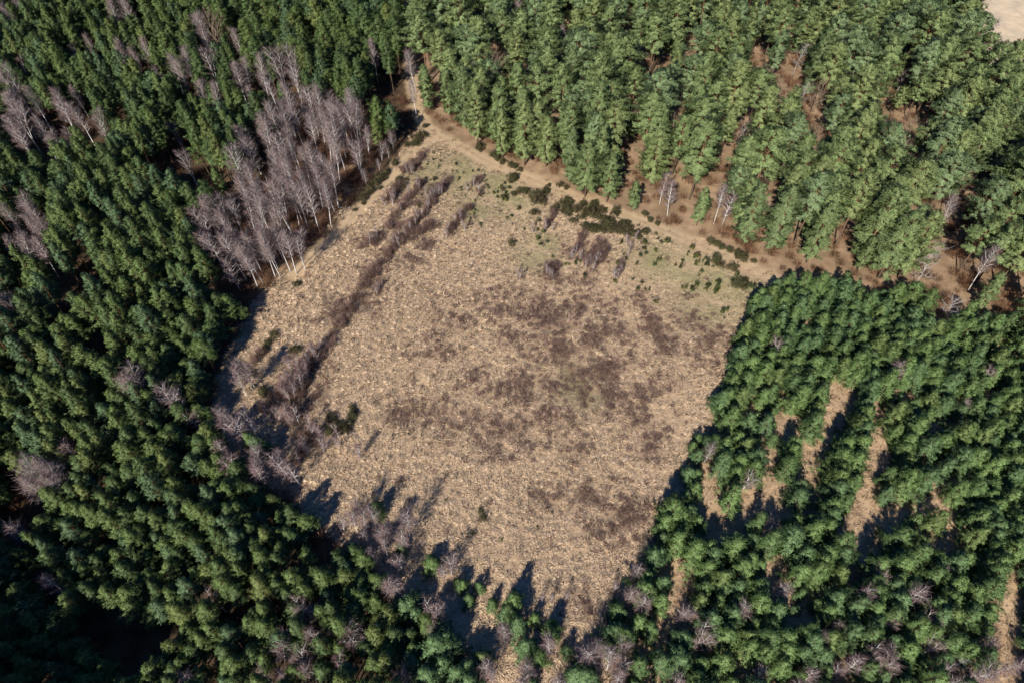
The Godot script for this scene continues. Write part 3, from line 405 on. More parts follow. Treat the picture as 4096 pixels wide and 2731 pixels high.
# a seedling pine or a broom bush, one brushy mesh
func make_bush(h: float, w: float, stems: int, count: int, col: Color, upright: float, length: float) -> ArrayMesh:
	var s := Shape.new()
	var hearts := []
	for i in 4:
		hearts.push_back(Vector3(r(-0.6, 0.6), 0, r(-0.6, 0.6)) * w)
	for i in stems:
		var a := r(0, TAU)
		var rr := sqrt(rng.randf()) * w * (0.55 if stems > 20 else 1.0)
		var flat := Vector3(cos(a), 0, sin(a))
		var top := h * (1.0 - 0.55 * (rr / w) * (rr / w)) * r(0.3, 1.3)
		var clump := shade(col, r(0.75, 1.25))
		for k in 3:
			var p: Vector3 = flat * rr + Vector3(0, top * (0.3 + 0.35 * k) - length * 0.4, 0) + (hearts[i % 4] if stems > 20 else Vector3.ZERO)
			brush(s, p, (flat * (1.0 - upright) + Vector3.UP * upright).normalized(), (flat * 0.5 * rr / w + Vector3.UP * 0.8).normalized(), length, count, clump, 0.05)
	return s.mesh(mats.needles)

func make_tussock(blades: int, h: float, w: float, col: Color, lay: float) -> ArrayMesh:
	var s := Shape.new()
	for i in blades:
		var a := r(0, TAU)
		var rr := sqrt(rng.randf()) * w * 0.45
		var flat := Vector3(cos(a), 0, sin(a))
		var p := flat * rr
		var l := h * r(0.7, 1.25)
		var d := (flat * r(0.2, 1.0) + Vector3(lay, 0, 0.1 * lay) + Vector3.UP * r(0.45, 1.0)).normalized()
		var bend := (d + flat * 0.5 + Vector3(lay, -0.55, 0)).normalized()
		var side := d.cross(ball()).normalized() * r(0.02, 0.04)
		var m := p + d * l * 0.62
		var e := m + bend * l * 0.55
		var hint := (flat * 0.35 + Vector3.UP * 0.9 + ball() * 0.3).normalized()
		var k := r(0.75, 1.2)
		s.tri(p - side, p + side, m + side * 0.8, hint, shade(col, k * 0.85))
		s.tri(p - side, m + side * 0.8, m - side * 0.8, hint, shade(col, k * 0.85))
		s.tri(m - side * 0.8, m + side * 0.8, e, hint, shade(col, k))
	return s.mesh(mats.grass)

func make_twigs(count: int, h: float, w: float, col: Color) -> ArrayMesh:
	var s := Shape.new()
	for i in count:
		var a := r(0, TAU)
		var p := Vector3(cos(a), 0, sin(a)) * sqrt(rng.randf()) * w * 0.7
		p.y = r(0.0, h * 0.5)
		var d := (Vector3(p.x, 0, p.z) * 0.7 / w + Vector3.UP * 0.8 + ball() * 0.7).normalized() * h * r(0.35, 0.75)
		var side := d.cross(ball()).normalized() * r(0.012, 0.026)
		s.tri(p - side, p + side, p + d, (Vector3.UP * 0.6 + ball() * 0.6).normalized(), shade(col, r(0.6, 1.4)))
	return s.mesh(mats.twig)

# ---------------------------------------------------------------- naming
func numbered(called: String) -> String:
	used[called] = used.get(called, -1) + 1
	return called if used[called] == 0 else "%s_%03d" % [called, used[called]]

func tag(o: Node3D, label: String, category := "", group := "", kind := "") -> void:
	if label:
		o.set_meta("label", label)
	if category:
		o.set_meta("category", category)
	if group:
		o.set_meta("group", group)
	if kind:
		o.set_meta("kind", kind)

func part(called: String, m: Mesh, parent: Node3D) -> MeshInstance3D:
	var o := MeshInstance3D.new()
	o.name = called
	o.mesh = m
	parent.add_child(o, true)
	return o

func model(meshes: Array, names: Array) -> Node3D:
	var o := Node3D.new()
	for i in names.size():
		part(names[i], meshes[i], o)
	return o

func place(source: Node3D, called: String, t: Dictionary, category: String, group: String) -> void:
	var o: Node3D = source.duplicate()
	o.name = numbered(called)
	add_child(o)
	o.position = Vector3(t.x, height(t.x, t.z) - 0.02, t.z)
	o.rotation.y = t.turn
	o.scale = Vector3(t.w, t.s, t.w)
	tag(o, t.label, category, group)

const ORDINAL := ["nearest", "second", "third", "fourth", "fifth", "sixth", "seventh", "eighth", "ninth", "tenth", "eleventh", "twelfth", "thirteenth", "fourteenth", "fifteenth", "sixteenth", "seventeenth", "eighteenth", "nineteenth", "twentieth"]
const WAY := ["right of", "above-right of", "above", "above-left of", "left of", "below-left of", "below", "below-right of"]

# each thing of a kind is told by its look, its way from the nearest landmark and its rank that way
func name_all(list: Array, kind: String) -> void:
	var sectors := {}
	for t in list:
		var best := INF
		var mark: Array
		for l in LANDMARKS:
			var d: float = Vector2(t.x - l[1], t.z - l[2]).length()
			if d < best:
				best = d
				mark = l
		var a := atan2(-(t.z - mark[2]), t.x - mark[1])
		var way: int = posmod(int(round(a / (PI / 4))), 8)
		var key := "%s %s" % [WAY[way], mark[0]]
		if not sectors.has(key):
			sectors[key] = []
		sectors[key].push_back([best, t])
	for key in sectors:
		var row: Array = sectors[key]
		row.sort_custom(func(p, q): return p[0] < q[0])
		for i in row.size():
			var th: String = ORDINAL[i] if i < 20 else "%d%s" % [i + 1, "st" if (i + 1) % 10 == 1 else "nd" if (i + 1) % 10 == 2 else "rd" if (i + 1) % 10 == 3 else "th"]
			row[i][1].label = "%s %s, %s %s" % [row[i][1].look, kind, th, key]

# how large a thing shows from the camera; 0 outside the frame
func showing(t: Dictionary, tall: float, wide: float) -> float:
	var rel := Vector3(t.x, tall * 0.7, t.z) - Vector3(0, 100, 0)
	var down := deg_to_rad(50.5)
	var deep := -rel.z * cos(down) - rel.y * sin(down)
	var up := rel.y * cos(down) - rel.z * sin(down)
	var px := 683.0 / deep
	if absf(rel.x * px) > 512.0 + wide * px * 0.3 or absf(up * px) > 341.0 + wide * px * 0.3:
		return 0.0
	return px * (wide + 0.35 * tall)

# things as objects up to the limit, the largest in view first; what is left becomes one object of kind stuff
func plant(list: Array, variants: Array, called: String, kind: String, category: String, group: String, rest_name: String, rest_label: String, most := 300) -> void:
	name_all(list, kind)
	list.sort_custom(func(p, q): return p.size > q.size)
	var rest := []
	for t in list:
		if most > 0 and t.size > 0.0:
			most -= 1
			place(variants[t.variant].node, called, t, category, group)
		else:
			rest.push_back(t)
	if rest.is_empty() or rest_name == "":
		return
	var root := Node3D.new()
	root.name = rest_name
	add_child(root)
	tag(root, rest_label, "", "", "stuff")
	for v in variants.size():
		var here := rest.filter(func(t): return t.variant == v)
		if here.is_empty():
			continue
		var where := []
		var tints := []
		for t in here:
			where.push_back(Transform3D(Basis(Vector3.UP, t.turn).scaled(Vector3(t.w, t.s, t.w)), Vector3(t.x, height(t.x, t.z) - 0.02, t.z)))
			tints.push_back(Color.WHITE)
		scatter("pine_crowns", variants[v].both, where, tints, root)

func scatter(called: String, m: Mesh, where: Array, tints: Array, parent: Node3D) -> MultiMeshInstance3D:
	var mm := MultiMesh.new()
	mm.transform_format = MultiMesh.TRANSFORM_3D
	mm.use_colors = true
	mm.mesh = m
	mm.instance_count = where.size()
	for i in where.size():
		mm.set_instance_transform(i, where[i])
		mm.set_instance_color(i, tints[i])
	var o := MultiMeshInstance3D.new()
	o.name = called
	o.multimesh = mm
	parent.add_child(o, true)
	if parent == self:
		o.set_meta("kind", "stuff")
	else:
		o.set_meta("kind", "stuff")
	return o

# ---------------------------------------------------------------- ground
const X0 := -195.0
const Z0 := -255.0
const CELL := 0.5
const NX := 780
const NZ := 500
var cls := PackedByteArray()
var tall := PackedFloat32Array()
var tint := PackedColorArray()
var bram := PackedFloat32Array()
var moss := PackedFloat32Array()
var openness := PackedFloat32Array()

func index_at(x: float, z: float) -> int:
	return clampi(int(round((z - Z0) / CELL)), 0, NZ - 1) * NX + clampi(int(round((x - X0) / CELL)), 0, NX - 1)

func height(x: float, z: float) -> float:
	return tall[index_at(x, z)]

func dab(into: PackedFloat32Array, x: float, z: float, rad: float, weight: float) -> PackedFloat32Array:
	var reach := int(ceil(rad * 1.7 / CELL))
	var ci := int(round((x - X0) / CELL))
	var cj := int(round((z - Z0) / CELL))
	for j in range(maxi(0, cj - reach), mini(NZ, cj + reach + 1)):
		for i in range(maxi(0, ci - reach), mini(NX, ci + reach + 1)):
			var d := Vector2(X0 + i * CELL - x, Z0 + j * CELL - z).length() / rad
			var k := weight * exp(-d * d * 1.4)
			var at := j * NX + i
			if k > into[at]:
				into[at] = k
	return into

func stripe(line: Array, half: float, as_class: int) -> void:
	for k in line.size() - 1:
		var a: Vector2 = line[k]
		var b: Vector2 = line[k + 1]
		var steps := int(a.distance_to(b) / 0.4) + 1
		for q in steps:
			var p := a.lerp(b, float(q) / steps)
			var w := half * (1.0 + 0.35 * mid.get_noise_2d(p.x * 3.0, p.y * 3.0))
			var reach := int(ceil(w / CELL))
			var ci := int(round((p.x - X0) / CELL))
			var cj := int(round((p.y - Z0) / CELL))
			for j in range(maxi(0, cj - reach), mini(NZ, cj + reach + 1)):
				for i in range(maxi(0, ci - reach), mini(NX, ci + reach + 1)):
					if Vector2(X0 + i * CELL - p.x, Z0 + j * CELL - p.y).length() <= w:
						cls[j * NX + i] = as_class

func build_ground() -> void:
	var count := NX * NZ
	cls.resize(count)
	tall.resize(count)
	tint.resize(count)
	bram.resize(count)
	moss.resize(count)
	openness.resize(count)
	var clearing := PackedVector2Array(CLEARING)
	var upper := PackedVector2Array(UPPER)
	var planted := PackedVector2Array(PLANT)
	var sand := PackedVector2Array(SAND)
	var wood := PackedVector2Array(GROVE)
	for j in NZ:
		for i in NX:
			var p := Vector2(X0 + i * CELL, Z0 + j * CELL)
			var q := p + Vector2(mid.get_noise_2d(p.x * 2.0, p.y * 2.0), mid.get_noise_2d(p.x * 2.0 + 70.0, p.y * 2.0)) * 1.6
			var k := 0
			if Geometry2D.is_point_in_polygon(q, clearing):
				k = 3
			elif Geometry2D.is_point_in_polygon(q, sand):
				k = 5
			elif Geometry2D.is_point_in_polygon(q, planted):
				k = 2
			elif Geometry2D.is_point_in_polygon(q, upper):
				k = 1
			if k == 0 and p.y < -88.0 and p.x > -22.0:
				k = 1
			cls[j * NX + i] = k
	for b in BRAMBLE:
		bram = dab(bram, b[0], b[1], b[2], b[3])
	for g in GREEN:
		moss = dab(moss, g[0], g[1], g[2] * 1.25, 1.0)
	for g in GAPS:
		openness = dab(openness, g[0], g[1], g[2], 1.0)
	stripe(TRACK, 2.0, 4)
	stripe(TRACK_OFF, 1.5, 4)
	var rut := PackedFloat32Array()
	rut.resize(count)
	for line in [TRACK, TRACK_OFF]:
		for q in line.size() - 1:
			var a: Vector2 = line[q]
			var b: Vector2 = line[q + 1]
			var side := (b - a).normalized().orthogonal() * 0.85
			for s in int(a.distance_to(b) / 0.5) + 1:
				var p: Vector2 = a + (b - a).normalized() * s * 0.5 + Vector2(mid.get_noise_2d(s * 0.3, q), 0) * 0.4
				rut = dab(rut, p.x + side.x, p.y + side.y, 0.42, 1.0)
				rut = dab(rut, p.x - side.x, p.y - side.y, 0.42, 1.0)
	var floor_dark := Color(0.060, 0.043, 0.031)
	var litter := Color(0.20, 0.125, 0.068)
	var straw := Color(0.47, 0.345, 0.225)
	var bare := Color(0.43, 0.295, 0.185)
	for j in NZ:
		for i in NX:
			var x := X0 + i * CELL
			var z := Z0 + j * CELL
			var at := j * NX + i
			var n1 := coarse.get_noise_2d(x, z)
			var n2 := mid.get_noise_2d(x, z)
			var n3 := fine.get_noise_2d(x, z)
			var c: Color
			var k := cls[at]
			var h := 0.25 * n1 + 0.12 * n2
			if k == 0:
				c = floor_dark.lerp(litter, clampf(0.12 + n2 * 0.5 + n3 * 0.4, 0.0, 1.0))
				if Geometry2D.is_point_in_polygon(Vector2(x, z), wood):
					c = Color(0.15, 0.105, 0.075).lerp(Color(0.33, 0.215, 0.13), clampf(0.45 + n2 * 1.3 + n3 * 0.5, 0.0, 1.0))
			elif k == 1:
				c = Color(0.24, 0.165, 0.105).lerp(Color(0.42, 0.29, 0.19), clampf(0.5 + n2 * 0.8 + n3 * 0.4, 0.0, 1.0)).lerp(floor_dark, 0.12)
			elif k == 2:
				c = bare.lerp(straw, clampf(0.35 + n2 + n3 * 0.5, 0.0, 1.0))
			elif k == 3:
				c = straw.lerp(Color(0.33, 0.24, 0.16), clampf(0.4 + n1 * 1.2 + n2 * 0.6, 0.0, 1.0))
				c = c.lerp(Color(0.25, 0.235, 0.115), moss[at] * clampf(0.7 + n2 * 1.1, 0.0, 1.0) * 0.9)
				c = c.lerp(Color(0.16, 0.105, 0.075), clampf(bram[at] * (0.75 + n2 * 1.4 + n3 * 0.8), 0.0, 0.9))
				h += 0.10 * n3
			elif k == 4:
				c = Color(0.46, 0.33, 0.215).lerp(Color(0.36, 0.27, 0.17), clampf(0.4 + n2 * 0.9 + n3 * 0.5, 0.0, 1.0))
				c = c.lerp(Color(0.33, 0.265, 0.155), 0.35 + 0.4 * n2)
				c = c.lerp(Color(0.56, 0.41, 0.275), clampf(rut[at] * (0.9 + n2), 0.0, 1.0))
				h -= 0.06 + 0.07 * rut[at]
			else:
				c = Color(0.62, 0.50, 0.36).lerp(Color(0.50, 0.42, 0.33), clampf(0.3 + n2 * 1.1, 0.0, 1.0))
			c = shade(c, 1.0 + 0.3 * n3)
			tint[at] = c
			tall[at] = h
	for again in 2:
		var soft := tint.duplicate()
		var level := tall.duplicate()
		for j in range(1, NZ - 1):
			for i in range(1, NX - 1):
				var at := j * NX + i
				soft[at] = tint[at] * 0.4 + (tint[at - 1] + tint[at + 1] + tint[at - NX] + tint[at + NX]) * 0.15
				if again == 0:
					level[at] = tall[at] * 0.6 + (tall[at - 1] + tall[at + 1] + tall[at - NX] + tall[at + NX]) * 0.1
		tint = soft
		tall = level
	var names := ["forest_floor", "", "", "grass_clearing", "dirt_track", "sand_yard"]
	var labels := ["brown needle-strewn forest floor under the pines", "", "", "dry straw-coloured grass clearing with dark bramble patches", "sandy brown dirt track along the top edge of the clearing", "pale bare sand yard beyond the trees"]
	for which in [0, 3, 4, 5]:
		var seen := {}
		var v := PackedVector3Array()
		var n := PackedVector3Array()
		var c := PackedColorArray()
		var uv := PackedVector2Array()
		var idx := PackedInt32Array()
		for j in NZ - 1:
			for i in NX - 1:
				var k := cls[j * NX + i]
				if (0 if k < 3 else k) != which:
					continue
				var four := []
				for o in [[0, 0], [1, 0], [1, 1], [0, 1]]:
					var a: int = (j + o[1]) * NX + i + o[0]
					if not seen.has(a):
						seen[a] = v.size()
						var x: float = X0 + (i + o[0]) * CELL
						var z: float = Z0 + (j + o[1]) * CELL
						v.push_back(Vector3(x, tall[a], z))
						uv.push_back(Vector2(x, z) / 9.0)
						c.push_back(tint[a])
						var ii: int = clampi(i + o[0], 1, NX - 2)
						var jj: int = clampi(j + o[1], 1, NZ - 2)
						n.push_back(Vector3(tall[jj * NX + ii - 1] - tall[jj * NX + ii + 1], 2.0 * CELL, tall[(jj - 1) * NX + ii] - tall[(jj + 1) * NX + ii]).normalized())
					four.push_back(seen[a])
				idx.append_array(PackedInt32Array([four[0], four[1], four[2], four[0], four[2], four[3]]))
		var a := []
		a.resize(Mesh.ARRAY_MAX)
		a[Mesh.ARRAY_VERTEX] = v
		a[Mesh.ARRAY_NORMAL] = n
		a[Mesh.ARRAY_COLOR] = c
		a[Mesh.ARRAY_TEX_UV] = uv
		a[Mesh.ARRAY_INDEX] = idx
		var m := ArrayMesh.new()
		m.add_surface_from_arrays(Mesh.PRIMITIVE_TRIANGLES, a)
		m.surface_set_material(0, mats.earth)
		var o := part(names[which], m, self)
		tag(o, labels[which], "", "", "structure")
	# the land beyond, out to the horizon
	var far := Shape.new()
	var x1 := X0 + (NX - 1) * CELL
	var z1 := Z0 + (NZ - 1) * CELL
	var big := 2500.0
	for q in [[-big, -big, big, Z0], [-big, z1, big, big], [-big, Z0, X0, z1], [x1, Z0, big, z1]]:
		var g := Color(0.07, 0.075, 0.04)
		var y := -0.05
		far.tri(Vector3(q[0], y, q[1]), Vector3(q[2], y, q[1]), Vector3(q[2], y, q[3]), Vector3.UP, g)
		far.tri(Vector3(q[0], y, q[1]), Vector3(q[2], y, q[3]), Vector3(q[0], y, q[3]), Vector3.UP, g)
	tag(part("ground", far.mesh(mats.grass), self), "wide wooded ground reaching to the horizon", "", "", "structure")

func ease_noise(n: FastNoiseLite, s: int, f: float, octaves: int) -> void:
	n.seed = s
	n.noise_type = FastNoiseLite.TYPE_SIMPLEX_SMOOTH
	n.frequency = f
	n.fractal_octaves = octaves

func grain() -> NoiseTexture2D:
	var n := FastNoiseLite.new()
	ease_noise(n, 31, 0.035, 5)
	n.fractal_gain = 0.75
	var ramp := Gradient.new()
	ramp.set_color(0, Color(0.74, 0.72, 0.69))
	ramp.set_color(1, Color(1, 1, 1))
	var t := NoiseTexture2D.new()
	t.width = 1024
	t.height = 1024
	t.seamless = true
	t.noise = n
	t.color_ramp = ramp
	return t

# ---------------------------------------------------------------- the wood
func in_gap(x: float, z: float) -> bool:
	var p := Vector2(x, z)
	for g in GAPS:
		var c := Vector2(g[0], g[1])
		if p.distance_squared_to(c) < 400.0:
			var reach := 5.5 if c.y < -95.0 and c.x > -25.0 else 4.0 if c.x < -20.0 else 0.5
			if Geometry2D.get_closest_point_to_segment(p, c, c - c.normalized() * reach).distance_to(p) < g[2]:
				return true
	return false

func in_strip(x: float, z: float) -> bool:
	var p := Vector2(x, z)
	for s in STRIPS:
		var line: Array = s[0]
		for k in line.size() - 1:
			if Geometry2D.get_closest_point_to_segment(p, line[k], line[k + 1]).distance_to(p) < s[1]:
				return true
	return false

var takes := {}

func take(x: float, z: float, rad: float) -> void:
	var key := Vector2i(int(floor(x / 4.0)), int(floor(z / 4.0)))
	if not takes.has(key):
		takes[key] = []
	takes[key].push_back(Vector3(x, z, rad))

func taken(x: float, z: float) -> bool:
	var key := Vector2i(int(floor(x / 4.0)), int(floor(z / 4.0)))
	for i in range(-1, 2):
		for j in range(-1, 2):
			for t in takes.get(key + Vector2i(i, j), []):
				if Vector2(x - t.x, z - t.y).length() < t.z:
					return true
	return false

func edge_of_clearing(p: Vector2) -> float:
	var d := 99.0
	if p.x > -75.0:
		for q in CLEARING.size():
			d = minf(d, Geometry2D.get_closest_point_to_segment(p, CLEARING[q], CLEARING[(q + 1) % CLEARING.size()]).distance_to(p))
	return d

func tree(x: float, z: float, s: float, w: float, variant: int, look: String, tall_m: float, wide_m: float) -> Dictionary:
	var t := {"x": x, "z": z, "s": s, "w": w, "variant": variant, "look": look, "turn": r(0, TAU), "label": ""}
	t.size = showing(t, tall_m * s, wide_m * w)
	return t

func _ready() -> void:
	var camera := Camera3D.new()
	camera.name = "camera"
	camera.position = Vector3(0, 100, 0)
	camera.rotation_degrees = Vector3(-50.5, 0, 0)
	camera.fov = 53.06
	camera.near = 1.0
	camera.far = 6000.0
	camera.current = true
	add_child(camera)

	var e := Environment.new()
	e.background_mode = Environment.BG_SKY
	var dome := ProceduralSkyMaterial.new()
	dome.sky_top_color = Color(0.22, 0.42, 0.72)
	dome.sky_horizon_color = Color(0.62, 0.72, 0.84)
	dome.ground_horizon_color = Color(0.45, 0.47, 0.45)
	dome.ground_bottom_color = Color(0.12, 0.12, 0.1)
	dome.sky_energy_multiplier = 1.0
	var sky := Sky.new()
	sky.sky_material = dome
	e.sky = sky
	e.background_energy_multiplier = 0.5
	e.tonemap_mode = Environment.TONE_MAPPER_LINEAR
	e.tonemap_exposure = 1.75
	e.sdfgi_enabled = true
	e.ssao_enabled = true
	e.ssil_enabled = true
	var world := WorldEnvironment.new()
	world.name = "world"
	world.environment = e
	add_child(world)

	var sun := DirectionalLight3D.new()
	sun.name = "sun"
	sun.light_energy = 1.55
	sun.light_color = Color(1.0, 0.975, 0.93)
	sun.light_angular_distance = 0.5
	sun.shadow_enabled = true
	add_child(sun)
	var az := deg_to_rad(21.2)
	var el := deg_to_rad(38.5)
	sun.look_at_from_position(Vector3.ZERO, Vector3(sin(az) * cos(el), -sin(el), -cos(az) * cos(el)))

	rng.seed = 7
	ease_noise(coarse, 3, 0.035, 2)
	ease_noise(mid, 5, 0.13, 3)
	ease_noise(fine, 9, 0.55, 2)
	mats.needles = matte(0.62, 0.35)
	mats.bark = matte(0.9, 0.2)
	mats.birch = matte(0.75, 0.3)
	mats.twig = matte(0.85, 0.2)
	mats.grass = matte(0.85, 0.2)
	mats.earth = matte(0.95, 0.15)
	mats.earth.albedo_texture = grain()

	build_ground()

	# ---- the pines
	var tones := [["mid green", Color(0.088, 0.130, 0.038)], ["dark green", Color(0.066, 0.104, 0.035)], ["bluish green", Color(0.072, 0.118, 0.054)], ["yellowish green", Color(0.118, 0.150, 0.044)]]
	var slender := []
	var broad := []
	var young := []
	for i in 12:
		var tone: Array = tones[[0, 1, 0, 2, 1, 0, 3, 1, 0, 2, 0, 1][i]]
		var k := r(0.92, 1.1)
		slender.push_back({"meshes": make_pine(12.0, r(0.34, 0.5), r(1.75, 2.25), "slender", shade(tone[1], k)), "look": tone[0]})
		tone = tones[[0, 0, 3, 2, 0, 3, 0, 2, 1, 0, 3, 0][i]]
		broad.push_back({"meshes": make_pine(17.0, r(0.36, 0.52) if i < 8 else r(0.08, 0.16), r(3.0, 3.9) if i < 8 else r(2.7, 3.2), "broad", shade(tone[1].lerp(Color(0.118, 0.147, 0.070), 0.5), k * 1.5)), "look": tone[0]})
		tone = tones[[0, 2, 1, 0, 2, 0, 3, 0, 2, 1, 0, 2][i]]
		young.push_back({"meshes": make_pine(6.5, r(0.05, 0.12), r(1.5, 1.9), "young", shade(tone[1].lerp(Color(0.086, 0.142, 0.052), 0.45), k * 1.3)), "look": tone[0]})
	for set_of in [slender, broad, young]:
		for v in set_of:
			v.node = model(v.meshes, ["trunk", "crown"])
			v.both = v.meshes[2]

	for b in BARE:
		take(b[0], b[1], (2.4 if b[2] > 8.0 else 1.5) if b[1] < -85.0 else 1.0)
		if b[1] < -85.0:
			var toward := -Vector2(b[0], b[1]).normalized()
			for step in ([1.8, 3.6, 5.4, 7.2] if b[1] < -135.0 and b[0] < -30.0 else [1.8, 3.6, 5.2]):
				take(b[0] + toward.x * step, b[1] + toward.y * step, 2.3)
	for b in YOUNG:
		take(b[0], b[1], 1.6)

	var left := PackedVector2Array(LEFT)
	var grove := PackedVector2Array(GROVE)
	var upper := PackedVector2Array(UPPER)
	var planted := PackedVector2Array(PLANT)
	var sand := PackedVector2Array(SAND)
	var sand_open := PackedVector2Array(SAND_OPEN)
	var slender_list := []
	var broad_list := []
	var young_list := []
	var z := -250.0
	while z < -8.0:
		var x := -190.0
		var gap := lerpf(3.1, 2.35, smoothstep(-105.0, -45.0, z))
		while x < 80.0:
			var px := x + r(-0.38, 0.38) * gap
			var pz := z + r(-0.38, 0.38) * gap
			x += gap
			var p := Vector2(px, pz)
			if not Geometry2D.is_point_in_polygon(p, left) or in_gap(px, pz) or taken(px, pz):
				continue
			if Geometry2D.is_point_in_polygon(p, grove) and rng.randf() > 0.06:
				continue
			if coarse.get_noise_2d(px * 2.2 + 300.0, pz * 2.2) > 0.62:
				continue
			var near := smoothstep(-95.0, -25.0, pz)
			var old := smoothstep(-150.0, -190.0, pz) * smoothstep(-110.0, -60.0, px)
			if old > 0.5 and rng.randf() < 0.45:
				continue
			var k := rng.randi() % 12
			var border := 1.0 - 0.3 * smoothstep(9.0, 3.0, absf(edge_of_clearing(p))) * smoothstep(-115.0, -95.0, pz)
			var s := lerpf(lerpf(1.08, 0.74, near), 1.18, old) * r(0.74, 1.18) * border
			var w := lerpf(lerpf(1.10, 0.80, near), 1.5, old) * r(0.78, 1.22)
			slender_list.push_back(tree(px, pz, s, w, k, slender[k].look, 12.0, 3.6))
		z += gap
	z = -250.0
	while z < -60.0:
		var x := -70.0
		while x < 190.0:
			var px := x + r(-2.2, 2.2)
			var pz := z + r(-2.2, 2.2)
			x += 5.2
			var p := Vector2(px, pz)
			if not Geometry2D.is_point_in_polygon(p, upper) or Geometry2D.is_point_in_polygon(p, sand) or Geometry2D.is_point_in_polygon(p, sand_open) or in_gap(px, pz) or taken(px, pz):
				continue
			if coarse.get_noise_2d(px * 2.6 + 900.0, pz * 2.6) > 0.36:
				continue
			var edge := 99.0
			for q in WOOD_EDGE.size() - 1:
				edge = minf(edge, Geometry2D.get_closest_point_to_segment(p, WOOD_EDGE[q], WOOD_EDGE[q + 1]).distance_to(p))
			var k := 8 + rng.randi() % 4 if edge < 9.0 or rng.randf() < 0.1 else rng.randi() % 8
			var s := (r(0.5, 0.75) if rng.randf() < 0.2 else r(0.78, 1.2)) * (0.86 if edge < 9.0 else 1.0)
			broad_list.push_back(tree(px, pz, s, s * r(0.85, 1.22), k, broad[k].look, 17.0, 6.5))
		z += 5.2
	# planted in rows that run away to the upper right
	var along := Vector2(sin(deg_to_rad(25.0)), -cos(deg_to_rad(25.0)))
	var across := Vector2(-along.y, along.x)
	for row in range(-60, 90):
		for k in range(-10, 110):
			var p := Vector2(20, -20) + across * (row * 2.45 + r(-0.5, 0.5)) + along * (k * 2.05 + r(-0.75, 0.75))
			if not Geometry2D.is_point_in_polygon(p, planted) or in_strip(p.x, p.y) or taken(p.x, p.y) or (in_gap(p.x, p.y) and rng.randf() < 0.75):
				continue
			if rng.randf() < 0.05 or coarse.get_noise_2d(p.x * 2.5, p.y * 2.5 + 500.0) > 0.55:
				continue
			var v := rng.randi() % 12
			var s := r(0.72, 1.2)
			young_list.push_back(tree(p.x, p.y, s, s * r(0.92, 1.15), v, young[v].look, 6.5, 3.0))
	for y in YOUNG:
		var v := rng.randi() % 12
		var s: float = y[2] / 6.5
		var t := tree(y[0], y[1], s, s * r(0.95, 1.2) + 0.08, v, young[v].look, 6.5, 3.0)
		t.size += 20.0
		young_list.push_back(t)
	# a taller stand below the frame, whose shade falls on the lower left corner
	for i in 9:
		for j in 3:
			if rng.randf() < 0.1:
				continue
			var k := rng.randi() % 12
			var foot := Vector2(-82.0, -20.5).lerp(Vector2(-56.0, -0.5), i / 8.0) + Vector2(-0.63, 0.77) * (j * 4.5 - 0.5) + Vector2(r(-1, 1), r(-1, 1))
			slender_list.push_back(tree(foot.x, foot.y, r(2.3, 2.6), r(1.5, 1.9), k, slender[k].look, 12.0, 3.6))
	print("slender ", slender_list.size(), " broad ", broad_list.size(), " young ", young_list.size())
	plant(slender_list, slender, "slender_pine", "slender pine", "pine tree", "slender pines of the wood left of the clearing", "slender_pine_wood", "dense mass of slender green pines filling the wood left of the clearing")
	plant(broad_list, broad, "broad_pine", "tall pine", "pine tree", "tall broad pines of the wood above the clearing", "tall_pine_wood", "mass of tall broad-crowned pines in the wood above the track")
	plant(young_list, young, "young_pine", "young pine", "pine tree", "young pines of the plantation right of the clearing", "young_pine_plantation", "mass of young planted pines in rows right of the clearing")

	# ---- leafless trees
	var birches := []
	for i in 7:
		var fork := 2 if i == 3 or i == 5 else 1
		birches.push_back({"meshes": make_bare(13.0, r(0.32, 0.45), r(1.5, 2.0), shade(BIRCH, r(0.9, 1.1)), Color(0.235, 0.175, 0.165).lerp(BIRCH_TWIG, rng.randf()), 36, 40, 1.1, 0.35, fork)})
	for i in 5:
		birches.push_back({"meshes": make_bare(7.0, r(0.16, 0.3), r(1.15, 1.5), shade(BIRCH, r(0.85, 1.1)), Color(0.215, 0.145, 0.138).lerp(BIRCH_TWIG, rng.randf()), 26, 30, 0.85, 0.4, 2 if i % 2 else 1)})
	var tan_trees := []
	for i in 3:
		tan_trees.push_back({"meshes": make_bare(10.0, 0.2, 2.9, Color(0.30, 0.23, 0.17), Color(0.20, 0.14, 0.095), 30, 26, 0.95, 0.8, 2)})
	var dead := []
	for i in 3:
		dead.push_back({"meshes": make_bare(8.0, 0.25, 2.0, Color(0.40, 0.37, 0.345), Color(0.30, 0.27, 0.25), 26, 8, 0.25, 1.2, 1)})
	for set_of in [birches, tan_trees, dead]:
		for v in set_of:
			v.node = model(v.meshes, ["trunk", "crown"])
	var lists := [[], [], []]
	for b in BARE:
		var t: Dictionary
		if b[3] == 0:
			var big: bool = b[2] > 9.4
			var v := rng.randi() % 7 if big else 7 + rng.randi() % 5
			var s: float = b[2] / (13.0 if big else 7.0)
			t = tree(b[0], b[1], s, s * r(0.9, 1.25), v, "tall" if b[2] > 11.5 else "middling" if big else "small", 13.0, 3.5)
		elif b[3] == 1:
			t = tree(b[0], b[1], b[2] / 10.0, b[2] / 10.0 * r(0.9, 1.15), rng.randi() % 3, "tan", 10.0, 5.0)
		else:
			t = tree(b[0], b[1], b[2] / 8.0, b[2] / 8.0 * r(0.9, 1.15), rng.randi() % 3, "silver-grey", 8.0, 4.0)
		t.size += 10.0
		lists[int(b[3])].push_back(t)
	plant(lists[0], birches, "bare_birch", "bare birch", "birch tree", "leafless birches among the pines", "", "", 400)
	plant(lists[1], tan_trees, "bare_broadleaf_tree", "leafless tree", "tree", "leafless broad trees in the upper wood", "", "")
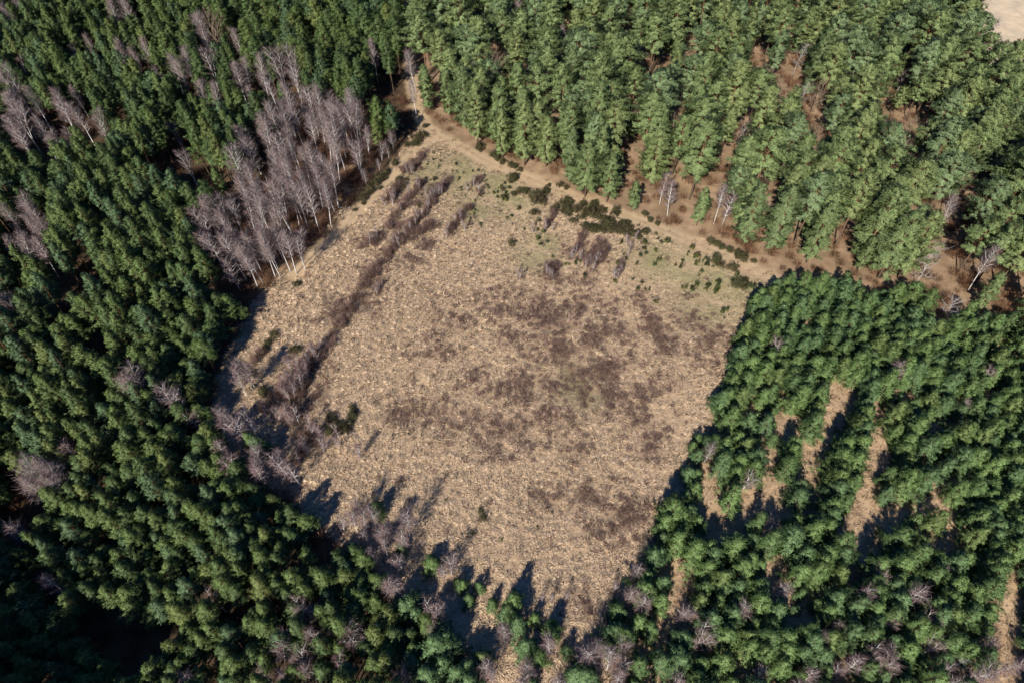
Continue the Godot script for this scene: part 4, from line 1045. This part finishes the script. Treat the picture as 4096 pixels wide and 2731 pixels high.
	plant(lists[2], dead, "dead_tree", "dead tree", "dead tree", "dead grey trees", "", "")
	var saplings := []
	for i in 5:
		saplings.push_back({"meshes": make_bare(4.0, 0.12, r(0.6, 0.8), shade(BIRCH, 0.9), Color(0.215, 0.135, 0.125), 16, 16, 1.5, 0.3, 1 if i < 3 else 2)})
	for v in saplings:
		v.node = model(v.meshes, ["trunk", "crown"])
	var sapling_list := []
	for b in SAPLINGS:
		var s: float = b[2] / 4.0
		var t := tree(b[0], b[1], s, s * r(0.85, 1.2), rng.randi() % 5, "thin" if b[2] < 3.6 else "taller thin", 4.0, 1.6)
		t.size += 5.0
		sapling_list.push_back(t)
	plant(sapling_list, saplings, "birch_sapling", "birch sapling", "birch sapling", "birch saplings growing in the clearing", "", "")

	# ---- bushes
	var brooms := []
	for i in 5:
		var m := make_bush(1.5, 1.3, 40, 10, Color(0.060, 0.068, 0.026).lerp(Color(0.11, 0.085, 0.045), rng.randf() * 0.9), 0.9, 0.62)
		var o := MeshInstance3D.new()
		o.mesh = m
		brooms.push_back({"node": o})
	var broom_list := []
	for b in SHRUBS:
		var s: float = b[2] * r(0.6, 0.92)
		var t := tree(b[0], b[1], s * r(0.7, 1.0), s, rng.randi() % 5, "large dark" if b[2] > 1.15 else "dark", 1.5, 2.0)
		t.size += 5.0
		broom_list.push_back(t)
	plant(broom_list, brooms, "broom_shrub", "broom shrub", "shrub", "dark broom shrubs along the track", "", "")
	var seeds := []
	for i in 5:
		var o := MeshInstance3D.new()
		o.mesh = make_bush(1.0, 0.34, 9, 13, [Color(0.095, 0.11, 0.03), Color(0.065, 0.085, 0.03), Color(0.11, 0.115, 0.032), Color(0.05, 0.07, 0.028), Color(0.08, 0.095, 0.03)][i], 0.75, 0.36)
		seeds.push_back({"node": o})
	var seed_list := []
	for b in SEEDLINGS:
		var v := rng.randi() % 5
		var t := tree(b[0], b[1], b[2] * r(0.75, 1.05), b[2] * r(0.55, 0.85), v, ["yellowish", "green", "yellowish", "dark", "green"][v], 1.0, 0.8)
		t.size += 2.0
		seed_list.push_back(t)
	plant(seed_list, seeds, "pine_seedling", "pine seedling", "pine seedling", "pine seedlings dotted over the top of the clearing", "", "")

	# ---- grass and undergrowth, past counting
	var straw := Color(0.735, 0.54, 0.365)
	var tufts := []
	for i in 4:
		tufts.push_back(make_tussock(30, 0.52, 0.75, Color(1, 1, 1) * 0.9, [0.25, 0.5, 0.35, 0.6][i]))
	var at := [[], [], [], []]
	var tint_of := [[], [], [], []]
	var brambles := [[], []]
	var bramble_tint := [[], []]
	var scrub := [[], []]
	var scrub_tint := [[], []]
	for j in range(1, NZ - 1):
		for i in range(1, NX - 1):
			var c := j * NX + i
			var k := cls[c]
			var x := X0 + i * CELL
			var zz := Z0 + j * CELL
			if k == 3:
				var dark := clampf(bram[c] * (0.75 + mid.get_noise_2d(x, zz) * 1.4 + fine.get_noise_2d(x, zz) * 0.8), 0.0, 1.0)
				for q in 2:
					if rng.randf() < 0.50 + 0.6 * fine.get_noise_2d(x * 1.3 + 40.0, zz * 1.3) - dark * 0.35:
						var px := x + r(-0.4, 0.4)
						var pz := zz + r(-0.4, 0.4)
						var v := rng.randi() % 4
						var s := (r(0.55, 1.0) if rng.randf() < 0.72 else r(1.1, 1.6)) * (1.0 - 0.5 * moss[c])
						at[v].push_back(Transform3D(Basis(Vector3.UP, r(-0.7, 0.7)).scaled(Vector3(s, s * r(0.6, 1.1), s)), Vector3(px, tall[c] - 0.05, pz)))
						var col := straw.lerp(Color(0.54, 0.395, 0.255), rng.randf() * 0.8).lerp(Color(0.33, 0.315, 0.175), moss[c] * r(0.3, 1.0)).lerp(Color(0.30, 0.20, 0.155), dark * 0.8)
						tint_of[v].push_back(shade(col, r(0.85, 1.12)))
				if rng.randf() < dark * 0.55 or rng.randf() < 0.007:
					var v := rng.randi() % 2
					var s := r(0.6, 1.2)
					brambles[v].push_back(Transform3D(Basis(Vector3.UP, r(0, TAU)).scaled(Vector3(s, s * r(0.7, 1.2), s)), Vector3(x + r(-0.3, 0.3), tall[c], zz + r(-0.3, 0.3))))
					bramble_tint[v].push_back(shade(Color(1, 1, 1), r(0.8, 1.2)))
			elif k == 4 and rng.randf() < 0.05 or k == 2 and rng.randf() < 0.62:
				var v := rng.randi() % 4
				var s := r(0.5, 1.25)
				at[v].push_back(Transform3D(Basis(Vector3.UP, r(-0.7, 0.7)).scaled(Vector3(s, s * r(0.5, 0.9), s)), Vector3(x + r(-0.4, 0.4), tall[c] - 0.05, zz + r(-0.4, 0.4))))
				tint_of[v].push_back(shade(straw.lerp(Color(0.33, 0.22, 0.12), r(0.2, 0.9)), r(0.8, 1.1)))
			elif k < 2:
				if k == 1 and rng.randf() < 0.18:
					var v := rng.randi() % 4
					var s := r(0.35, 0.8)
					at[v].push_back(Transform3D(Basis(Vector3.UP, r(0, TAU)).scaled(Vector3(s, s * r(0.4, 0.8), s)), Vector3(x + r(-0.3, 0.3), tall[c] - 0.05, zz + r(-0.3, 0.3))))
					tint_of[v].push_back(shade(Color(0.40, 0.29, 0.18).lerp(Color(0.24, 0.21, 0.10), rng.randf() * 0.6), r(0.7, 1.15)))
				var p := (0.01 if k == 0 else 0.025) + 0.08 * openness[c]
				if Geometry2D.is_point_in_polygon(Vector2(x, zz), grove):
					p = 0.11
				if rng.randf() < p:
					var v := rng.randi() % 2
					var s := r(0.6, 1.5)
					scrub[v].push_back(Transform3D(Basis(Vector3.UP, r(0, TAU)).scaled(Vector3(s, s * r(0.8, 1.3), s)), Vector3(x, tall[c], zz)))
					scrub_tint[v].push_back(shade(Color(0.9, 0.7, 0.6) if k == 0 else Color(1.2, 0.95, 0.75), r(0.7, 1.2)))
	for s in STREAKS:
		var line: Array = s[0]
		for q in line.size() - 1:
			var a: Vector2 = line[q]
			var b: Vector2 = line[q + 1]
			for step in int(a.distance_to(b) * (0.6 + s[1]) * 2.3):
				if mid.get_noise_2d(step * 0.5, q * 7.0) < -0.4:
					continue
				var p: Vector2 = a.lerp(b, rng.randf()) + Vector2(r(-1, 1), r(-1, 1)) * s[1]
				var v := rng.randi() % 2
				var k := r(0.55, 1.1)
				scrub[v].push_back(Transform3D(Basis(Vector3.UP, r(0, TAU)).scaled(Vector3(k * 0.7, k * 1.35, k * 0.7)), Vector3(p.x, height(p.x, p.y), p.y)))
				scrub_tint[v].push_back(shade(Color(1.25, 1.2, 1.35), r(0.65, 1.25)))
	var root := Node3D.new()
	root.name = "dry_grass"
	add_child(root)
	tag(root, "dry straw-coloured grass tussocks covering the clearing", "", "", "stuff")
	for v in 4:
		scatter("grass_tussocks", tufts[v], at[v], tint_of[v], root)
	root = Node3D.new()
	root.name = "dark_bramble"
	add_child(root)
	tag(root, "dark leafless bramble growing in patches over the grass", "", "", "stuff")
	for v in 2:
		scatter("bramble_stems", make_twigs(110, 0.8, 0.65, Color(0.19, 0.122, 0.098)), brambles[v], bramble_tint[v], root)
	root = Node3D.new()
	root.name = "leafless_undergrowth"
	add_child(root)
	tag(root, "leafless brown undergrowth between the trees", "", "", "stuff")
	for v in 2:
		scatter("bare_stems", make_twigs(150, 1.9, 1.1, Color(0.17, 0.115, 0.085)), scrub[v], scrub_tint[v], root)

	# ---- what lies on the ground
	var log_at := Vector3(-38.5, 0.2, -121.5)
	var fallen := model(make_bare(6.0, 0.3, 1.3, shade(BIRCH, 0.9), Color(0.25, 0.2, 0.17), 18, 6, 1.0, 0.5, 1), ["trunk", "crown"])
	fallen.name = "fallen_birch"
	add_child(fallen)
	fallen.position = log_at
	fallen.rotation = Vector3(deg_to_rad(-8), 0, deg_to_rad(84))
	tag(fallen, "pale fallen birch lying at the edge of the birch grove", "fallen tree")
